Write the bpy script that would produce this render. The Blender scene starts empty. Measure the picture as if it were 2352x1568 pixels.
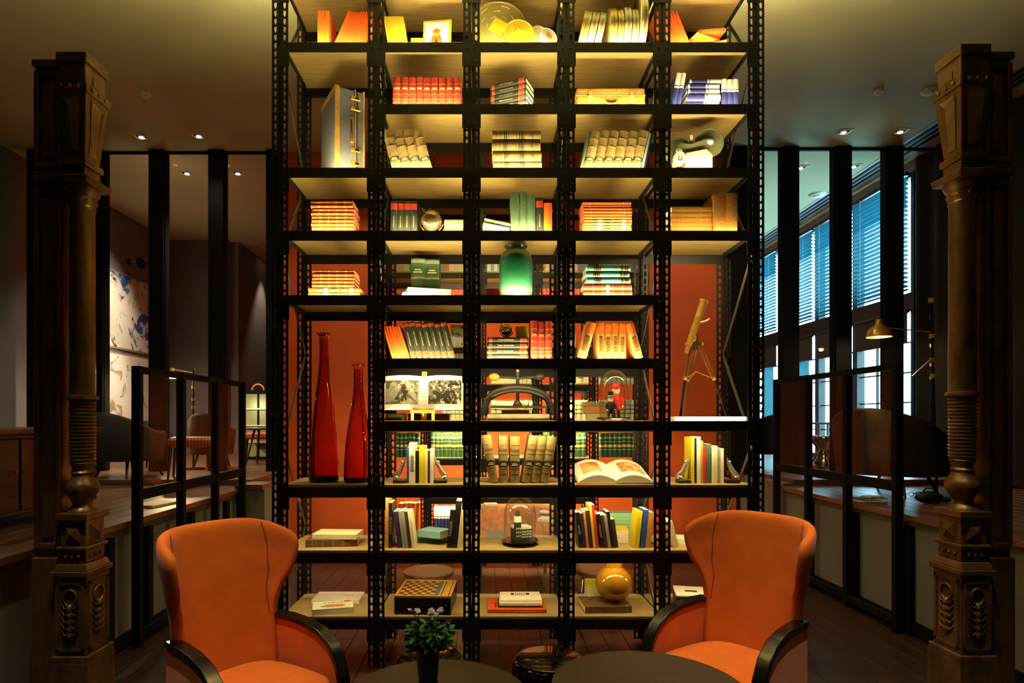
import bpy, bmesh, math, random
from mathutils import Vector, Matrix, Euler
random.seed(7)
PI = math.pi
R = math.radians
scene = bpy.context.scene
COL = scene.collection

# ------------------------------------------------------------------ camera, world, light, exposure
FP, VX, VY, EYE = 1400.0, 1112.0, 962.0, 1.68      # focal length in pixels, vanishing point, eye height
cam_d = bpy.data.cameras.new('camera')
cam = bpy.data.objects.new('camera', cam_d)
COL.objects.link(cam)
cam.location = (0, 0, EYE)
cam.rotation_euler = (PI / 2, 0, 0)
cam_d.sensor_fit = 'HORIZONTAL'
cam_d.sensor_width = 36.0
cam_d.lens = 36.0 * FP / 2352.0
cam_d.shift_x = (1176.0 - VX) / 2352.0
cam_d.shift_y = (VY - 784.0) / 2352.0
cam_d.clip_start = 0.05
cam_d.clip_end = 200
scene.camera = cam

world = bpy.data.worlds.new('daylight')
scene.world = world
world.use_nodes = True
bg = world.node_tree.nodes['Background']
bg.inputs['Color'].default_value = (0.46, 0.86, 1.0, 1)
bg.inputs['Strength'].default_value = 6.0

vs = scene.view_settings
vs.view_transform = 'Standard'
vs.look = 'None'
vs.gamma = 1.0
vs.use_curve_mapping = False
vs.exposure = 1.2
scene.cycles.max_bounces = 10
scene.cycles.diffuse_bounces = 3
scene.cycles.glossy_bounces = 3
scene.cycles.transmission_bounces = 8
scene.cycles.transparent_max_bounces = 24
scene.cycles.caustics_reflective = False
scene.cycles.caustics_refractive = False

LED_UP, LED_DOWN = 3.8, 6.5
LED_COL = (1.0, 0.76, 0.33)


def px(x, y, Y):
    """a point of the room at depth Y that the pixel (x, y) looks at"""
    return Vector(((x - VX) * Y / FP, Y, EYE - (y - VY) * Y / FP))


# ------------------------------------------------------------------ materials
def lin(c):
    if isinstance(c, str):
        c = c.lstrip('#')
        c = [int(c[i:i + 2], 16) / 255 for i in (0, 2, 4)]
        return tuple(v / 12.92 if v <= 0.04045 else ((v + 0.055) / 1.055) ** 2.4 for v in c)
    return tuple(c)


MATS = {}


def mat(name, col='#808080', rough=0.5, metal=0.0, var=0.0, scale=20.0, stretch=None, col2=None, bump=0.0,
        sheen=0.0, emit=None, estr=0.0, coat=0.0, spec=0.5):
    if name in MATS:
        return MATS[name]
    m = bpy.data.materials.new(name)
    m.use_nodes = True
    nt = m.node_tree
    b = nt.nodes['Principled BSDF']
    c = lin(col)
    b.inputs['Base Color'].default_value = (*c, 1)
    b.inputs['Roughness'].default_value = rough
    b.inputs['Metallic'].default_value = metal
    b.inputs['Specular IOR Level'].default_value = spec
    b.inputs['Coat Weight'].default_value = coat
    if sheen:
        b.inputs['Sheen Weight'].default_value = sheen
        b.inputs['Sheen Roughness'].default_value = 0.4
    if emit:
        b.inputs['Emission Color'].default_value = (*lin(emit), 1)
        b.inputs['Emission Strength'].default_value = estr
    if var or col2 or bump:
        tc = nt.nodes.new('ShaderNodeTexCoord')
        mp = nt.nodes.new('ShaderNodeMapping')
        nz = nt.nodes.new('ShaderNodeTexNoise')
        nz.inputs['Scale'].default_value = scale
        nz.inputs['Detail'].default_value = 5
        nz.inputs['Roughness'].default_value = 0.6
        if stretch:
            mp.inputs['Scale'].default_value = stretch
        nt.links.new(tc.outputs['Object'], mp.inputs['Vector'])
        nt.links.new(mp.outputs['Vector'], nz.inputs['Vector'])
        rp = nt.nodes.new('ShaderNodeValToRGB')
        lo = tuple(v * (1 - var) for v in c) if not col2 else lin(col2)
        hi = tuple(min(1, v * (1 + var)) for v in c) if not col2 else c
        rp.color_ramp.elements[0].position = 0.33
        rp.color_ramp.elements[1].position = 0.67
        rp.color_ramp.elements[0].color = (*lo, 1)
        rp.color_ramp.elements[1].color = (*hi, 1)
        nt.links.new(nz.outputs['Fac'], rp.inputs['Fac'])
        nt.links.new(rp.outputs['Color'], b.inputs['Base Color'])
        if bump:
            bp = nt.nodes.new('ShaderNodeBump')
            bp.inputs['Strength'].default_value = bump
            bp.inputs['Distance'].default_value = 0.01
            nt.links.new(nz.outputs['Fac'], bp.inputs['Height'])
            nt.links.new(bp.outputs['Normal'], b.inputs['Normal'])
    MATS[name] = m
    return m


def clear_glass(name, tint=(0.93, 0.96, 0.97), ior=1.45, gloss=(1, 1, 1)):
    if name in MATS:
        return MATS[name]
    m = bpy.data.materials.new(name)
    m.use_nodes = True
    nt = m.node_tree
    for n in list(nt.nodes):
        if n.type == 'BSDF_PRINCIPLED':
            nt.nodes.remove(n)
    out = nt.nodes['Material Output']
    t = nt.nodes.new('ShaderNodeBsdfTransparent')
    t.inputs['Color'].default_value = (*tint, 1)
    g = nt.nodes.new('ShaderNodeBsdfGlossy')
    g.inputs['Roughness'].default_value = 0.02
    g.inputs['Color'].default_value = (*gloss, 1)
    f = nt.nodes.new('ShaderNodeFresnel')
    f.inputs['IOR'].default_value = ior
    mx = nt.nodes.new('ShaderNodeMixShader')
    ge = nt.nodes.new('ShaderNodeNewGeometry')
    mu = nt.nodes.new('ShaderNodeMath')
    mu.operation = 'MULTIPLY_ADD'                      # only the outer faces mirror
    mu.inputs[1].default_value = -1.0
    mu.inputs[2].default_value = 1.0
    nt.links.new(ge.outputs['Backfacing'], mu.inputs[0])
    m2 = nt.nodes.new('ShaderNodeMath')
    m2.operation = 'MULTIPLY'
    nt.links.new(mu.outputs['Value'], m2.inputs[0])
    nt.links.new(f.outputs['Fac'], m2.inputs[1])
    nt.links.new(m2.outputs['Value'], mx.inputs['Fac'])
    nt.links.new(t.outputs['BSDF'], mx.inputs[1])
    nt.links.new(g.outputs['BSDF'], mx.inputs[2])
    nt.links.new(mx.outputs['Shader'], out.inputs['Surface'])
    MATS[name] = m
    return m


def thick_glass(name, col, ior=1.4, rough=0.0, dens=250.0):
    if name in MATS:
        return MATS[name]
    m = bpy.data.materials.new(name)
    m.use_nodes = True
    nt = m.node_tree
    b = nt.nodes['Principled BSDF']
    b.inputs['Base Color'].default_value = (1, 1, 1, 1)
    va = nt.nodes.new('ShaderNodeVolumeAbsorption')
    va.inputs['Color'].default_value = (*col, 1)
    va.inputs['Density'].default_value = dens
    nt.links.new(va.outputs['Volume'], nt.nodes['Material Output'].inputs['Volume'])
    b.inputs['Transmission Weight'].default_value = 1.0
    b.inputs['Roughness'].default_value = rough
    b.inputs['IOR'].default_value = ior
    MATS[name] = m
    return m


def ramp_mat(name, stops, axis='Z', lo=0.0, hi=1.0, rough=0.4, noise=0.0, scale=30.0, metal=0.0, coat=0.0):
    """glaze or print whose colour runs along one object axis"""
    if name in MATS:
        return MATS[name]
    m = bpy.data.materials.new(name)
    m.use_nodes = True
    nt = m.node_tree
    b = nt.nodes['Principled BSDF']
    b.inputs['Roughness'].default_value = rough
    b.inputs['Metallic'].default_value = metal
    b.inputs['Coat Weight'].default_value = coat
    tc = nt.nodes.new('ShaderNodeTexCoord')
    sp = nt.nodes.new('ShaderNodeSeparateXYZ')
    mr = nt.nodes.new('ShaderNodeMapRange')
    mr.inputs['From Min'].default_value = lo
    mr.inputs['From Max'].default_value = hi
    nt.links.new(tc.outputs['Object'], sp.inputs['Vector'])
    nz = nt.nodes.new('ShaderNodeTexNoise')
    nz.inputs['Scale'].default_value = scale
    nz.inputs['Detail'].default_value = 4
    nt.links.new(tc.outputs['Object'], nz.inputs['Vector'])
    ma = nt.nodes.new('ShaderNodeMath')
    ma.operation = 'MULTIPLY_ADD'
    ma.inputs[1].default_value = noise
    nt.links.new(nz.outputs['Fac'], ma.inputs[0])
    nt.links.new(sp.outputs[axis], mr.inputs['Value'])
    nt.links.new(mr.outputs['Result'], ma.inputs[2])
    rp = nt.nodes.new('ShaderNodeValToRGB')
    els = rp.color_ramp.elements
    while len(els) < len(stops):
        els.new(0.5)
    for e, (p, c) in zip(els, stops):
        e.position = p
        e.color = (*lin(c), 1)
    nt.links.new(ma.outputs['Value'], rp.inputs['Fac'])
    nt.links.new(rp.outputs['Color'], b.inputs['Base Color'])
    MATS[name] = m
    return m


def blotch_mat(name, base, blots, scale=1.0, rough=0.7):
    """paper with wandering stains: blots = [(scale, threshold, colour)]"""
    m = bpy.data.materials.new(name)
    m.use_nodes = True
    nt = m.node_tree
    b = nt.nodes['Principled BSDF']
    b.inputs['Roughness'].default_value = rough
    tc = nt.nodes.new('ShaderNodeTexCoord')
    prev = None
    for k, (sc, th, c) in enumerate(blots):
        mp = nt.nodes.new('ShaderNodeMapping')
        mp.inputs['Location'].default_value = (k * 3.7 + 1.1, k * 1.9, k * 5.3)
        nt.links.new(tc.outputs['Object'], mp.inputs['Vector'])
        nz = nt.nodes.new('ShaderNodeTexNoise')
        nz.inputs['Scale'].default_value = sc * scale
        nz.inputs['Detail'].default_value = 6
        nz.inputs['Distortion'].default_value = 1.2
        nt.links.new(mp.outputs['Vector'], nz.inputs['Vector'])
        mr = nt.nodes.new('ShaderNodeMapRange')
        mr.inputs['From Min'].default_value = th
        mr.inputs['From Max'].default_value = th + 0.05
        nt.links.new(nz.outputs['Fac'], mr.inputs['Value'])
        mx = nt.nodes.new('ShaderNodeMix')
        mx.data_type = 'RGBA'
        mx.inputs['B'].default_value = (*lin(c), 1)
        if prev is None:
            mx.inputs['A'].default_value = (*lin(base), 1)
        else:
            nt.links.new(prev, mx.inputs['A'])
        nt.links.new(mr.outputs['Result'], mx.inputs['Factor'])
        prev = mx.outputs['Result']
    nt.links.new(prev, b.inputs['Base Color'])
    MATS[name] = m
    return m


# ------------------------------------------------------------------ mesh helper
class MB:
    def __init__(s):
        s.v, s.f = [], []

    def add(s, vs, fs, M=None):
        o = len(s.v)
        if M is not None:
            vs = [M @ Vector(p) for p in vs]
        s.v += [tuple(p) for p in vs]
        s.f += [tuple(i + o for i in f) for f in fs]
        return s

    def box(s, x0, x1, y0, y1, z0, z1, M=None):
        return s.add([(x0, y0, z0), (x1, y0, z0), (x1, y1, z0), (x0, y1, z0),
                      (x0, y0, z1), (x1, y0, z1), (x1, y1, z1), (x0, y1, z1)],
                     [(0, 3, 2, 1), (4, 5, 6, 7), (0, 1, 5, 4), (1, 2, 6, 5), (2, 3, 7, 6), (3, 0, 4, 7)], M)

    def cbox(s, x0, x1, y0, y1, z0, z1, c=0.004, M=None):
        """box with chamfered edges"""
        vs, idx = [], {}
        for i, x in enumerate((x0, x1)):
            for j, y in enumerate((y0, y1)):
                for k, z in enumerate((z0, z1)):
                    sx, sy, sz = (1 - 2 * i) * c, (1 - 2 * j) * c, (1 - 2 * k) * c
                    for a, p in enumerate(((x, y + sy, z + sz), (x + sx, y, z + sz), (x + sx, y + sy, z))):
                        idx[i, j, k, a] = len(vs)
                        vs.append(p)
        F = []
        for i in (0, 1):
            F.append([idx[i, 0, 0, 0], idx[i, 0, 1, 0], idx[i, 1, 1, 0], idx[i, 1, 0, 0]][::1 if i == 0 else -1])
            F.append([idx[0, i, 0, 1], idx[1, i, 0, 1], idx[1, i, 1, 1], idx[0, i, 1, 1]][::1 if i == 0 else -1])
            F.append([idx[0, 0, i, 2], idx[0, 1, i, 2], idx[1, 1, i, 2], idx[1, 0, i, 2]][::1 if i == 0 else -1])
        for i in (0, 1):
            for j in (0, 1):
                F.append([idx[i, j, 0, 0], idx[i, j, 0, 1], idx[i, j, 1, 1], idx[i, j, 1, 0]])
                F.append([idx[i, 0, j, 0], idx[i, 0, j, 2], idx[i, 1, j, 2], idx[i, 1, j, 0]])
                F.append([idx[0, i, j, 1], idx[0, i, j, 2], idx[1, i, j, 2], idx[1, i, j, 1]])
                for k in (0, 1):
                    F.append([idx[i, j, k, 0], idx[i, j, k, 1], idx[i, j, k, 2]])
        s.add(vs, F, M)
        s.fix = True
        return s

    def prism(s, prof, z0, z1, M=None):
        n = len(prof)
        vs = [(x, y, z0) for x, y in prof] + [(x, y, z1) for x, y in prof]
        fs = [tuple(range(n))[::-1], tuple(range(n, 2 * n))]
        fs += [(i, (i + 1) % n, n + (i + 1) % n, n + i) for i in range(n)]
        return s.add(vs, fs, M)

    def lathe(s, prof, n=24, M=None, close=False, cap=True):
        vs, fs = [], []
        for r, z in prof:
            for k in range(n):
                a = 2 * PI * k / n
                vs.append((r * math.cos(a), r * math.sin(a), z))
        m = len(prof)
        rng = m if close else m - 1
        for i in range(rng):
            i2 = (i + 1) % m
            for k in range(n):
                k2 = (k + 1) % n
                fs.append((i * n + k, i * n + k2, i2 * n + k2, i2 * n + k))
        if cap and not close:
            if prof[0][0] > 1e-4:
                fs.append(tuple(range(n))[::-1])
            if prof[-1][0] > 1e-4:
                fs.append(tuple(range((m - 1) * n, m * n)))
        return s.add(vs, fs, M)

    def cyl(s, p0, p1, r0, r1=None, n=12):
        p0, p1 = Vector(p0), Vector(p1)
        d = p1 - p0
        M = Matrix.Translation(p0) @ d.to_track_quat('Z', 'Y').to_matrix().to_4x4()
        return s.lathe([(r0, 0), (r0 if r1 is None else r1, d.length)], n, M)

    def bar(s, p0, p1, w, t, up=(0, 0, 1)):
        """rectangular bar from p0 to p1, w across, t along up"""
        p0, p1, up = Vector(p0), Vector(p1), Vector(up)
        d = (p1 - p0)
        zc = d.normalized()
        xc = zc.cross(up).normalized()
        yc = xc.cross(zc)
        M = Matrix((xc, yc, zc)).transposed().to_4x4()
        M.translation = p0
        return s.box(-w / 2, w / 2, -t / 2, t / 2, 0, d.length, M)

    def tube(s, pts, r, n=8, closed=False):
        pts = [Vector(p) for p in pts]
        m = len(pts)
        rr = r if isinstance(r, (list, tuple)) else [r] * m
        vs, fs = [], []
        t0 = (pts[1] - pts[0]).normalized()
        ref = Vector((0, 0, 1)) if abs(t0.z) < 0.9 else Vector((1, 0, 0))
        nrm = t0.cross(ref).normalized()
        for i, p in enumerate(pts):
            if closed:
                t = (pts[(i + 1) % m] - pts[i - 1]).normalized()
            else:
                t = (pts[min(i + 1, m - 1)] - pts[max(i - 1, 0)]).normalized()
            nrm = (nrm - t * nrm.dot(t)).normalized()
            b = t.cross(nrm)
            for k in range(n):
                a = 2 * PI * k / n
                vs.append(p + (nrm * math.cos(a) + b * math.sin(a)) * rr[i])
        for i in range(m if closed else m - 1):
            i2 = (i + 1) % m
            for k in range(n):
                k2 = (k + 1) % n
                fs.append((i * n + k, i * n + k2, i2 * n + k2, i2 * n + k))
        if not closed:
            fs.append(tuple(range(n))[::-1])
            fs.append(tuple(range((m - 1) * n, m * n)))
        return s.add(vs, fs)

    def ball(s, c, r, n=16, m=10, sc=(1, 1, 1)):
        c = Vector(c)
        M = Matrix.Translation(c) @ Matrix.Diagonal((*sc, 1))
        prof = [(r * math.sin(PI * i / m), -r * math.cos(PI * i / m)) for i in range(m + 1)]
        prof[0] = (r * 0.02, -r)
        prof[-1] = (r * 0.02, r)
        return s.lathe(prof, n, M)

    def grid(s, fn, nu, nv, M=None):
        vs = [fn(i / nu, j / nv) for j in range(nv + 1) for i in range(nu + 1)]
        fs = [(j * (nu + 1) + i, j * (nu + 1) + i + 1, (j + 1) * (nu + 1) + i + 1, (j + 1) * (nu + 1) + i)
              for j in range(nv) for i in range(nu)]
        return s.add(vs, fs, M)

    def mesh(s, name, m=None, smooth=0):
        me = bpy.data.meshes.new(name)
        me.from_pydata(s.v, [], s.f)
        if m is not None:
            me.materials.append(m)
        bm = bmesh.new()
        bm.from_mesh(me)
        bmesh.ops.recalc_face_normals(bm, faces=bm.faces)
        bm.to_mesh(me)
        bm.free()
        if smooth:
            me.polygons.foreach_set('use_smooth', [True] * len(me.polygons))
            me.set_sharp_from_angle(angle=R(smooth))
        me.update()
        return me

    def build(s, name, m, parent=None, loc=(0, 0, 0), rot=(0, 0, 0), smooth=0):
        return link(name, s.mesh(name, m, smooth), parent, loc, rot)


def link(name, me, parent=None, loc=(0, 0, 0), rot=(0, 0, 0), scale=None):
    o = bpy.data.objects.new(name, me)
    COL.objects.link(o)
    o.location = loc
    o.rotation_euler = rot
    if scale:
        o.scale = scale
    if parent is not None:
        o.parent = parent
    return o


def empty(name, loc=(0, 0, 0), rot=(0, 0, 0)):
    o = bpy.data.objects.new(name, None)
    COL.objects.link(o)
    o.location = loc
    o.rotation_euler = rot
    o.empty_display_size = 0.1
    return o


def tag(o, label=None, cat=None, group=None, kind=None):
    if label:
        o['label'] = label
    if cat:
        o['category'] = cat
    if group:
        o['group'] = group
    if kind:
        o['kind'] = kind
    return o


def thing(name, label, cat, loc=(0, 0, 0), rot=(0, 0, 0), group=None):
    return tag(empty(name, loc, rot), label, cat, group)


def copy_tree(o, parent=None):
    c = o.copy()
    COL.objects.link(c)
    c.parent = parent
    for ch in list(o.children):
        copy_tree(ch, c)
    return c


def structure(name, mb, m, label, cat, smooth=0, **k):
    o = mb.build(name, m, smooth=smooth, **k)
    return tag(o, label, cat, kind='structure')


def area_light(name, loc, rot, sx, sy, power, col, parent=None, spread=180):
    d = bpy.data.lights.new(name, 'AREA')
    d.shape = 'RECTANGLE'
    d.size, d.size_y = sx, sy
    d.energy = power
    d.color = col
    d.spread = R(spread)
    o = bpy.data.objects.new(name, d)
    COL.objects.link(o)
    o.location = loc
    o.rotation_euler = rot
    o.parent = parent
    return o


def spot_light(name, loc, rot, power, col, angle=80, blend=0.6, size=0.05, parent=None):
    d = bpy.data.lights.new(name, 'SPOT')
    d.energy = power
    d.color = col
    d.spot_size = R(angle)
    d.spot_blend = blend
    d.shadow_soft_size = size
    o = bpy.data.objects.new(name, d)
    COL.objects.link(o)
    o.location = loc
    o.rotation_euler = rot
    o.parent = parent
    return o


def point_light(name, loc, power, col, size=0.03, parent=None):
    d = bpy.data.lights.new(name, 'POINT')
    d.energy = power
    d.color = col
    d.shadow_soft_size = size
    o = bpy.data.objects.new(name, d)
    COL.objects.link(o)
    o.location = loc
    o.parent = parent
    return o


TEXTS = {}


def text_mesh(s, size, m, spacing=1.0):
    """flat lettering in the local XY plane, centred, as a shared mesh"""
    k = (s, round(size, 5), m.name, spacing)
    if k not in TEXTS:
        c = bpy.data.curves.new('lettering', 'FONT')
        c.body = s
        c.size = size
        c.align_x = 'CENTER'
        c.align_y = 'CENTER'
        c.resolution_u = 2
        c.space_character = spacing
        o = bpy.data.objects.new('lettering', c)
        COL.objects.link(o)
        dg = bpy.context.evaluated_depsgraph_get()
        me = bpy.data.meshes.new_from_object(o.evaluated_get(dg))
        me.materials.clear()
        me.materials.append(m)
        bpy.data.objects.remove(o)
        bpy.data.curves.remove(c)
        TEXTS[k] = me
    return TEXTS[k]


def basis(r, u, loc):
    """matrix whose local X is r, local Y is u"""
    r, u = Vector(r).normalized(), Vector(u).normalized()
    n = r.cross(u)
    M = Matrix((r, u, n)).transposed().to_4x4()
    M.translation = loc
    return M


def lettering(s, size, m, parent, r, u, loc, spacing=1.0):
    o = link('lettering', text_mesh(s, size, m, spacing), parent)
    o.matrix_local = basis(r, u, loc)
    return o

# ------------------------------------------------------------------ shared materials
M_STEEL = mat('black_steel', '#1a1819', 0.5, 0.0, var=0.25, scale=9, spec=0.3)
M_STEEL2 = mat('black_frame_steel', '#141415', 0.65, 0.0, spec=0.04)
M_GREYST = mat('grey_steel', '#4c4a40', 0.45, 0.3, var=0.15, scale=15)
M_DECK = mat('shelf_board', '#a8925a', 0.6, 0.0, var=0.16, scale=3, stretch=(1.5, 14, 14))
M_LED = mat('led_diffuser', '#fff0d0', 0.5, emit='#ffd890', estr=4)
M_ORANGEWALL = mat('burnt_orange_paint', '#cc5520', 0.8, var=0.05, scale=60, bump=0.05)
M_CEIL = mat('ceiling_paint', '#bcbc94', 0.9, var=0.03, scale=3)
M_WALLGREY = mat('grey_brown_plaster', '#6b6a72', 0.9, var=0.06, scale=4)
M_PANEL = mat('grey_low_wall', '#625f52', 0.85, var=0.05, scale=5)
M_WOODFLOOR = mat('dark_floor_wood', '#2b1a10', 0.4, var=0.3, scale=6, stretch=(12, 1, 1))
M_PLATWOOD = mat('platform_wood', '#64422a', 0.38, var=0.3, scale=5, stretch=(12, 1, 1))
M_DRAPE = mat('dark_drape', '#1e1d22', 0.9)
M_IRON = mat('bronzed_cast_iron', '#644b2d', 0.36, 0.4, var=0.5, scale=7, stretch=(1, 1, 0.5), bump=0.2)
M_GLASS = clear_glass('window_glass', (0.95, 0.97, 0.97), 1.18)
M_DOME = clear_glass('dome_glass', (0.95, 0.955, 0.95), 1.8)
M_BRASS = mat('aged_brass', '#d8a448', 0.32, 0.5, var=0.2, scale=30)
M_CHROME = mat('chrome', '#d8d4cc', 0.08, 1.0)
M_SILVER = mat('silver', '#d8d0c0', 0.22, 0.7)
M_DARKWOOD = mat('dark_wood', '#1e1512', 0.3, var=0.3, scale=12, stretch=(6, 6, 1))
M_LEATHER = mat('dark_brown_leather', '#241813', 0.35, var=0.3, scale=25, bump=0.1)
M_TABLE = mat('brown_table_top', '#3a2f22', 0.45, var=0.2, scale=4, stretch=(1, 14, 1))
M_VELVET = mat('orange_velvet', '#d4690a', 0.9, var=0.10, scale=5, sheen=0.15)
M_SEAM = mat('velvet_seam', '#8a3606', 0.9)
M_BLACKWOOD = mat('black_lacquered_wood', '#0e0d0d', 0.25)
M_WHITE = mat('white_paint', '#e8e4da', 0.6)
M_PAGE = mat('book_pages', '#e6dcc0', 0.85, var=0.08, scale=200, stretch=(1, 0.05, 0.05))
M_PAPER = mat('white_paper', '#efe9df', 0.7)

# ------------------------------------------------------------------ the setting
ZC = 5.2          # ceiling height
YW = 8.05         # orange wall and glass partitions
XL, XR = -6.2, 5.85
structure('floor', MB().box(XL - 0.3, XR + 0.3, -2.2, 16, -0.1, -0.012), mat('floor_underlay', '#241810', 0.6),
          'dark brown plank floor under the shelving and armchairs', 'floor')
fl = bpy.data.objects['floor']
pw, pl = 0.16, 1.5
pm = MB().cbox(0, pw - 0.004, 0, pl - 0.004, -0.012, 0, 0.002).mesh('plank', M_WOODFLOOR)
i = 0
x = -2.6
while x < 3.3:
    off = -random.random() * pl
    y = 2.3 + off
    while y < YW:
        link('plank', pm, fl, (x, y, 0.0))
        y += pl
    x += pw
structure('ceiling', MB().box(XL - 0.3, XR + 0.3, -2.2, 16, ZC, ZC + 0.1), M_CEIL,
          'plain plaster ceiling with recessed square downlights', 'ceiling')
structure('wall_left', MB().box(XL - 0.15, XL, -2.2, 12.0, 0, ZC), M_WALLGREY,
          'grey brown plaster wall hung with two abstract paintings', 'wall')
structure('wall_back', MB().box(XL, -5.05, 12.0, 12.15, 0, ZC), M_WALLGREY,
          'dim grey brown wall closing the raised lounge', 'wall')
structure('wall_recess', MB().box(-5.05, -4.9, 12.15, 16, 0, ZC), M_WALLGREY,
          'grey wall receding beside the shelving, washed by a warm lamp', 'wall')
structure('wall_far', MB().box(-5.05, XR + 0.3, 15.85, 16, 0, ZC), M_WALLGREY,
          'far wall beyond the orange core wall', 'wall')
structure('wall_front', MB().box(XL, XR, -2.2, -2.05, 0, ZC), M_WALLGREY, 'plain wall facing the shelving', 'wall')
structure('wall_core', MB().box(-2.7, 3.33, YW, 15.85, 0, ZC), M_ORANGEWALL,  # only the front face is seen; solid depth added to block window light
          'burnt orange wall standing behind the two shelving racks', 'wall')
structure('trim_1', MB().box(3.33, 3.62, YW - 0.05, YW + 0.3, 0, ZC), M_STEEL2,
          'black vertical cover strip ending the orange wall', 'trim')

# right window wall: solid below, piers, glazing, and a dark stretch in front
wr = structure('wall_right', MB().box(XR, XR + 0.2, -2.2, 8.3, 0, ZC).box(XR, XR + 0.2, 8.3, 16, 0, 1.0)
               .box(XR, XR + 0.2, 8.3, 16, 5.06, ZC).box(XR, XR + 0.2, 14.4, 16, 1.0, 5.06),
               mat('window_wall_paint', '#8f9698', 0.8), 'window wall with blinds on the daylit side', 'wall')
PY = [8.3, 9.62, 10.72, 12.05, 13.4]
M_MULL = mat('window_frame_paint', '#23262b', 0.5)
M_BLIND = mat('teal_blind_slat', '#2f8a9c', 0.45)
m = M_BLIND.node_tree
b = m.nodes['Principled BSDF']
b.inputs['Subsurface Weight'].default_value = 0.0
tr = m.nodes.new('ShaderNodeBsdfTranslucent')
tr.inputs['Color'].default_value = (0.05, 0.35, 0.5, 1)
mx = m.nodes.new('ShaderNodeMixShader')
mx.inputs['Fac'].default_value = 0.35
m.links.new(b.outputs['BSDF'], mx.inputs[1])
m.links.new(tr.outputs['BSDF'], mx.inputs[2])
m.links.new(mx.outputs['Shader'], m.nodes['Material Output'].inputs['Surface'])
M_SHEER = bpy.data.materials.new('teal_sheer')
M_SHEER.use_nodes = True
m = M_SHEER.node_tree
b = m.nodes['Principled BSDF']
b.inputs['Base Color'].default_value = (*lin('#5aa0b8'), 1)
tr = m.nodes.new('ShaderNodeBsdfTranslucent')
tr.inputs['Color'].default_value = (0.03, 0.085, 0.105, 1)
mx = m.nodes.new('ShaderNodeMixShader')
mx.inputs['Fac'].default_value = 0.8
m.links.new(b.outputs['BSDF'], mx.inputs[1])
m.links.new(tr.outputs['BSDF'], mx.inputs[2])
m.links.new(mx.outputs['Shader'], m.nodes['Material Output'].inputs['Surface'])
M_SHADE = mat('grey_roller_shade', '#4a4d55', 0.9)
slat_cache = {}
NTH = ['first', 'second', 'third', 'fourth', 'fifth', 'sixth', 'seventh', 'eighth', 'ninth', 'tenth', 'eleventh',
       'twelfth', 'thirteenth', 'fourteenth', 'fifteenth', 'sixteenth']
for k in range(4):
    a, c = PY[k] + 0.06, PY[k + 1] - 0.06
    w = MB()
    w.box(XR, XR + 0.12, PY[k] - 0.06, a, 1.0, 5.06)
    w.box(XR, XR + 0.12, a, c, 3.16, 3.42).box(XR, XR + 0.12, a, c, 1.0, 1.08).box(XR, XR + 0.12, a, c, 5.0, 5.06)
    if k == 3:
        w.box(XR, XR + 0.12, c, 14.4, 1.0, 5.06)
    wo = structure('window_%d' % (k + 1), w, M_MULL,
                   'tall dark framed window with slatted blind, %s counted from the drapes' % NTH[k], 'window')
    n = 3
    for q in range(1, n):
        yy = a + (c - a) * q / n
        MB().box(XR + 0.05, XR + 0.08, yy - 0.012, yy + 0.012, 1.08, 3.16).build('muntin', M_MULL, wo)
    for q in range(1, 5):
        zz = 1.08 + 2.08 * q / 5
        MB().box(XR + 0.05, XR + 0.08, a, c, zz - 0.01, zz + 0.01).build('muntin', M_MULL, wo)
    MB().box(XR + 0.09, XR + 0.094, a, c, 1.08, 3.16).build('pane', M_GLASS, wo)
    MB().box(XR + 0.09, XR + 0.094, a, c, 3.42, 5.0).build('pane', M_GLASS, wo)
    bl = thing('venetian_blind', 'teal slatted blind hanging in the %s window from the drapes' % NTH[k], 'blind',
               (XR - 0.06, (a + c) / 2, 3.46), group='window blinds')
    L = c - a + 0.04
    MB().box(-0.025, 0.025, -L / 2, L / 2, 1.55, 1.60).build('head_rail', M_MULL, bl)
    MB().box(-0.02, 0.02, -L / 2, L / 2, -0.02, 0.0).build('bottom_rail', M_BLIND, bl)
    sm = MB().box(-0.03, 0.03, -L / 2, L / 2, -0.0015, 0.0015).mesh('slat', M_BLIND)
    for q in range(25):
        link('slat', sm, bl, (0, 0, 0.045 + q * 0.061), (0, R(28 if q < 18 else 40), 0))
    for yy in (-L * 0.3, L * 0.3):
        MB().cyl((-0.035, yy, 0), (-0.035, yy, 1.56), 0.003, n=6).build('ladder_cord', M_WHITE, bl)
    rs = thing('roller_shade', 'grey roller shade half down in the %s window from the drapes' % NTH[k], 'roller shade',
               (XR - 0.04, (a + c) / 2, 2.74), group='roller shades')
    MB().box(-0.002, 0.002, -L / 2 + 0.03, L / 2 - 0.03, 0.0, 0.40).build('fabric', M_SHADE, rs)
    MB().cyl((0, -L / 2 + 0.02, 0.42), (0, L / 2 - 0.02, 0.42), 0.025).build('roller', M_MULL, rs)
    MB().box(-0.008, 0.008, -L / 2 + 0.03, L / 2 - 0.03, -0.02, 0.0).build('bottom_bar', M_MULL, rs)
    cu = MB()
    cw = (c - a) * 0.36

    def fold(u, v, a=a, cw=cw):
        return (XR - 0.10 + 0.025 * math.sin(u * 22), a + 0.02 + cw * u, 1.02 + 1.70 * v)
    cu.grid(fold, 44, 1)
    tag(cu.build('sheer_curtain', M_SHEER, smooth=60),
        'teal sheer curtain drawn to one side of the %s window from the drapes' % NTH[k], 'curtain', 'sheer curtains')
    pt = area_light('window_portal', (XR + 0.1, (a + c) / 2, 3.0), (0, R(90), 0), 4.0, c - a, 1, (1, 1, 1))
    pt.data.cycles.is_portal = True

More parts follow.
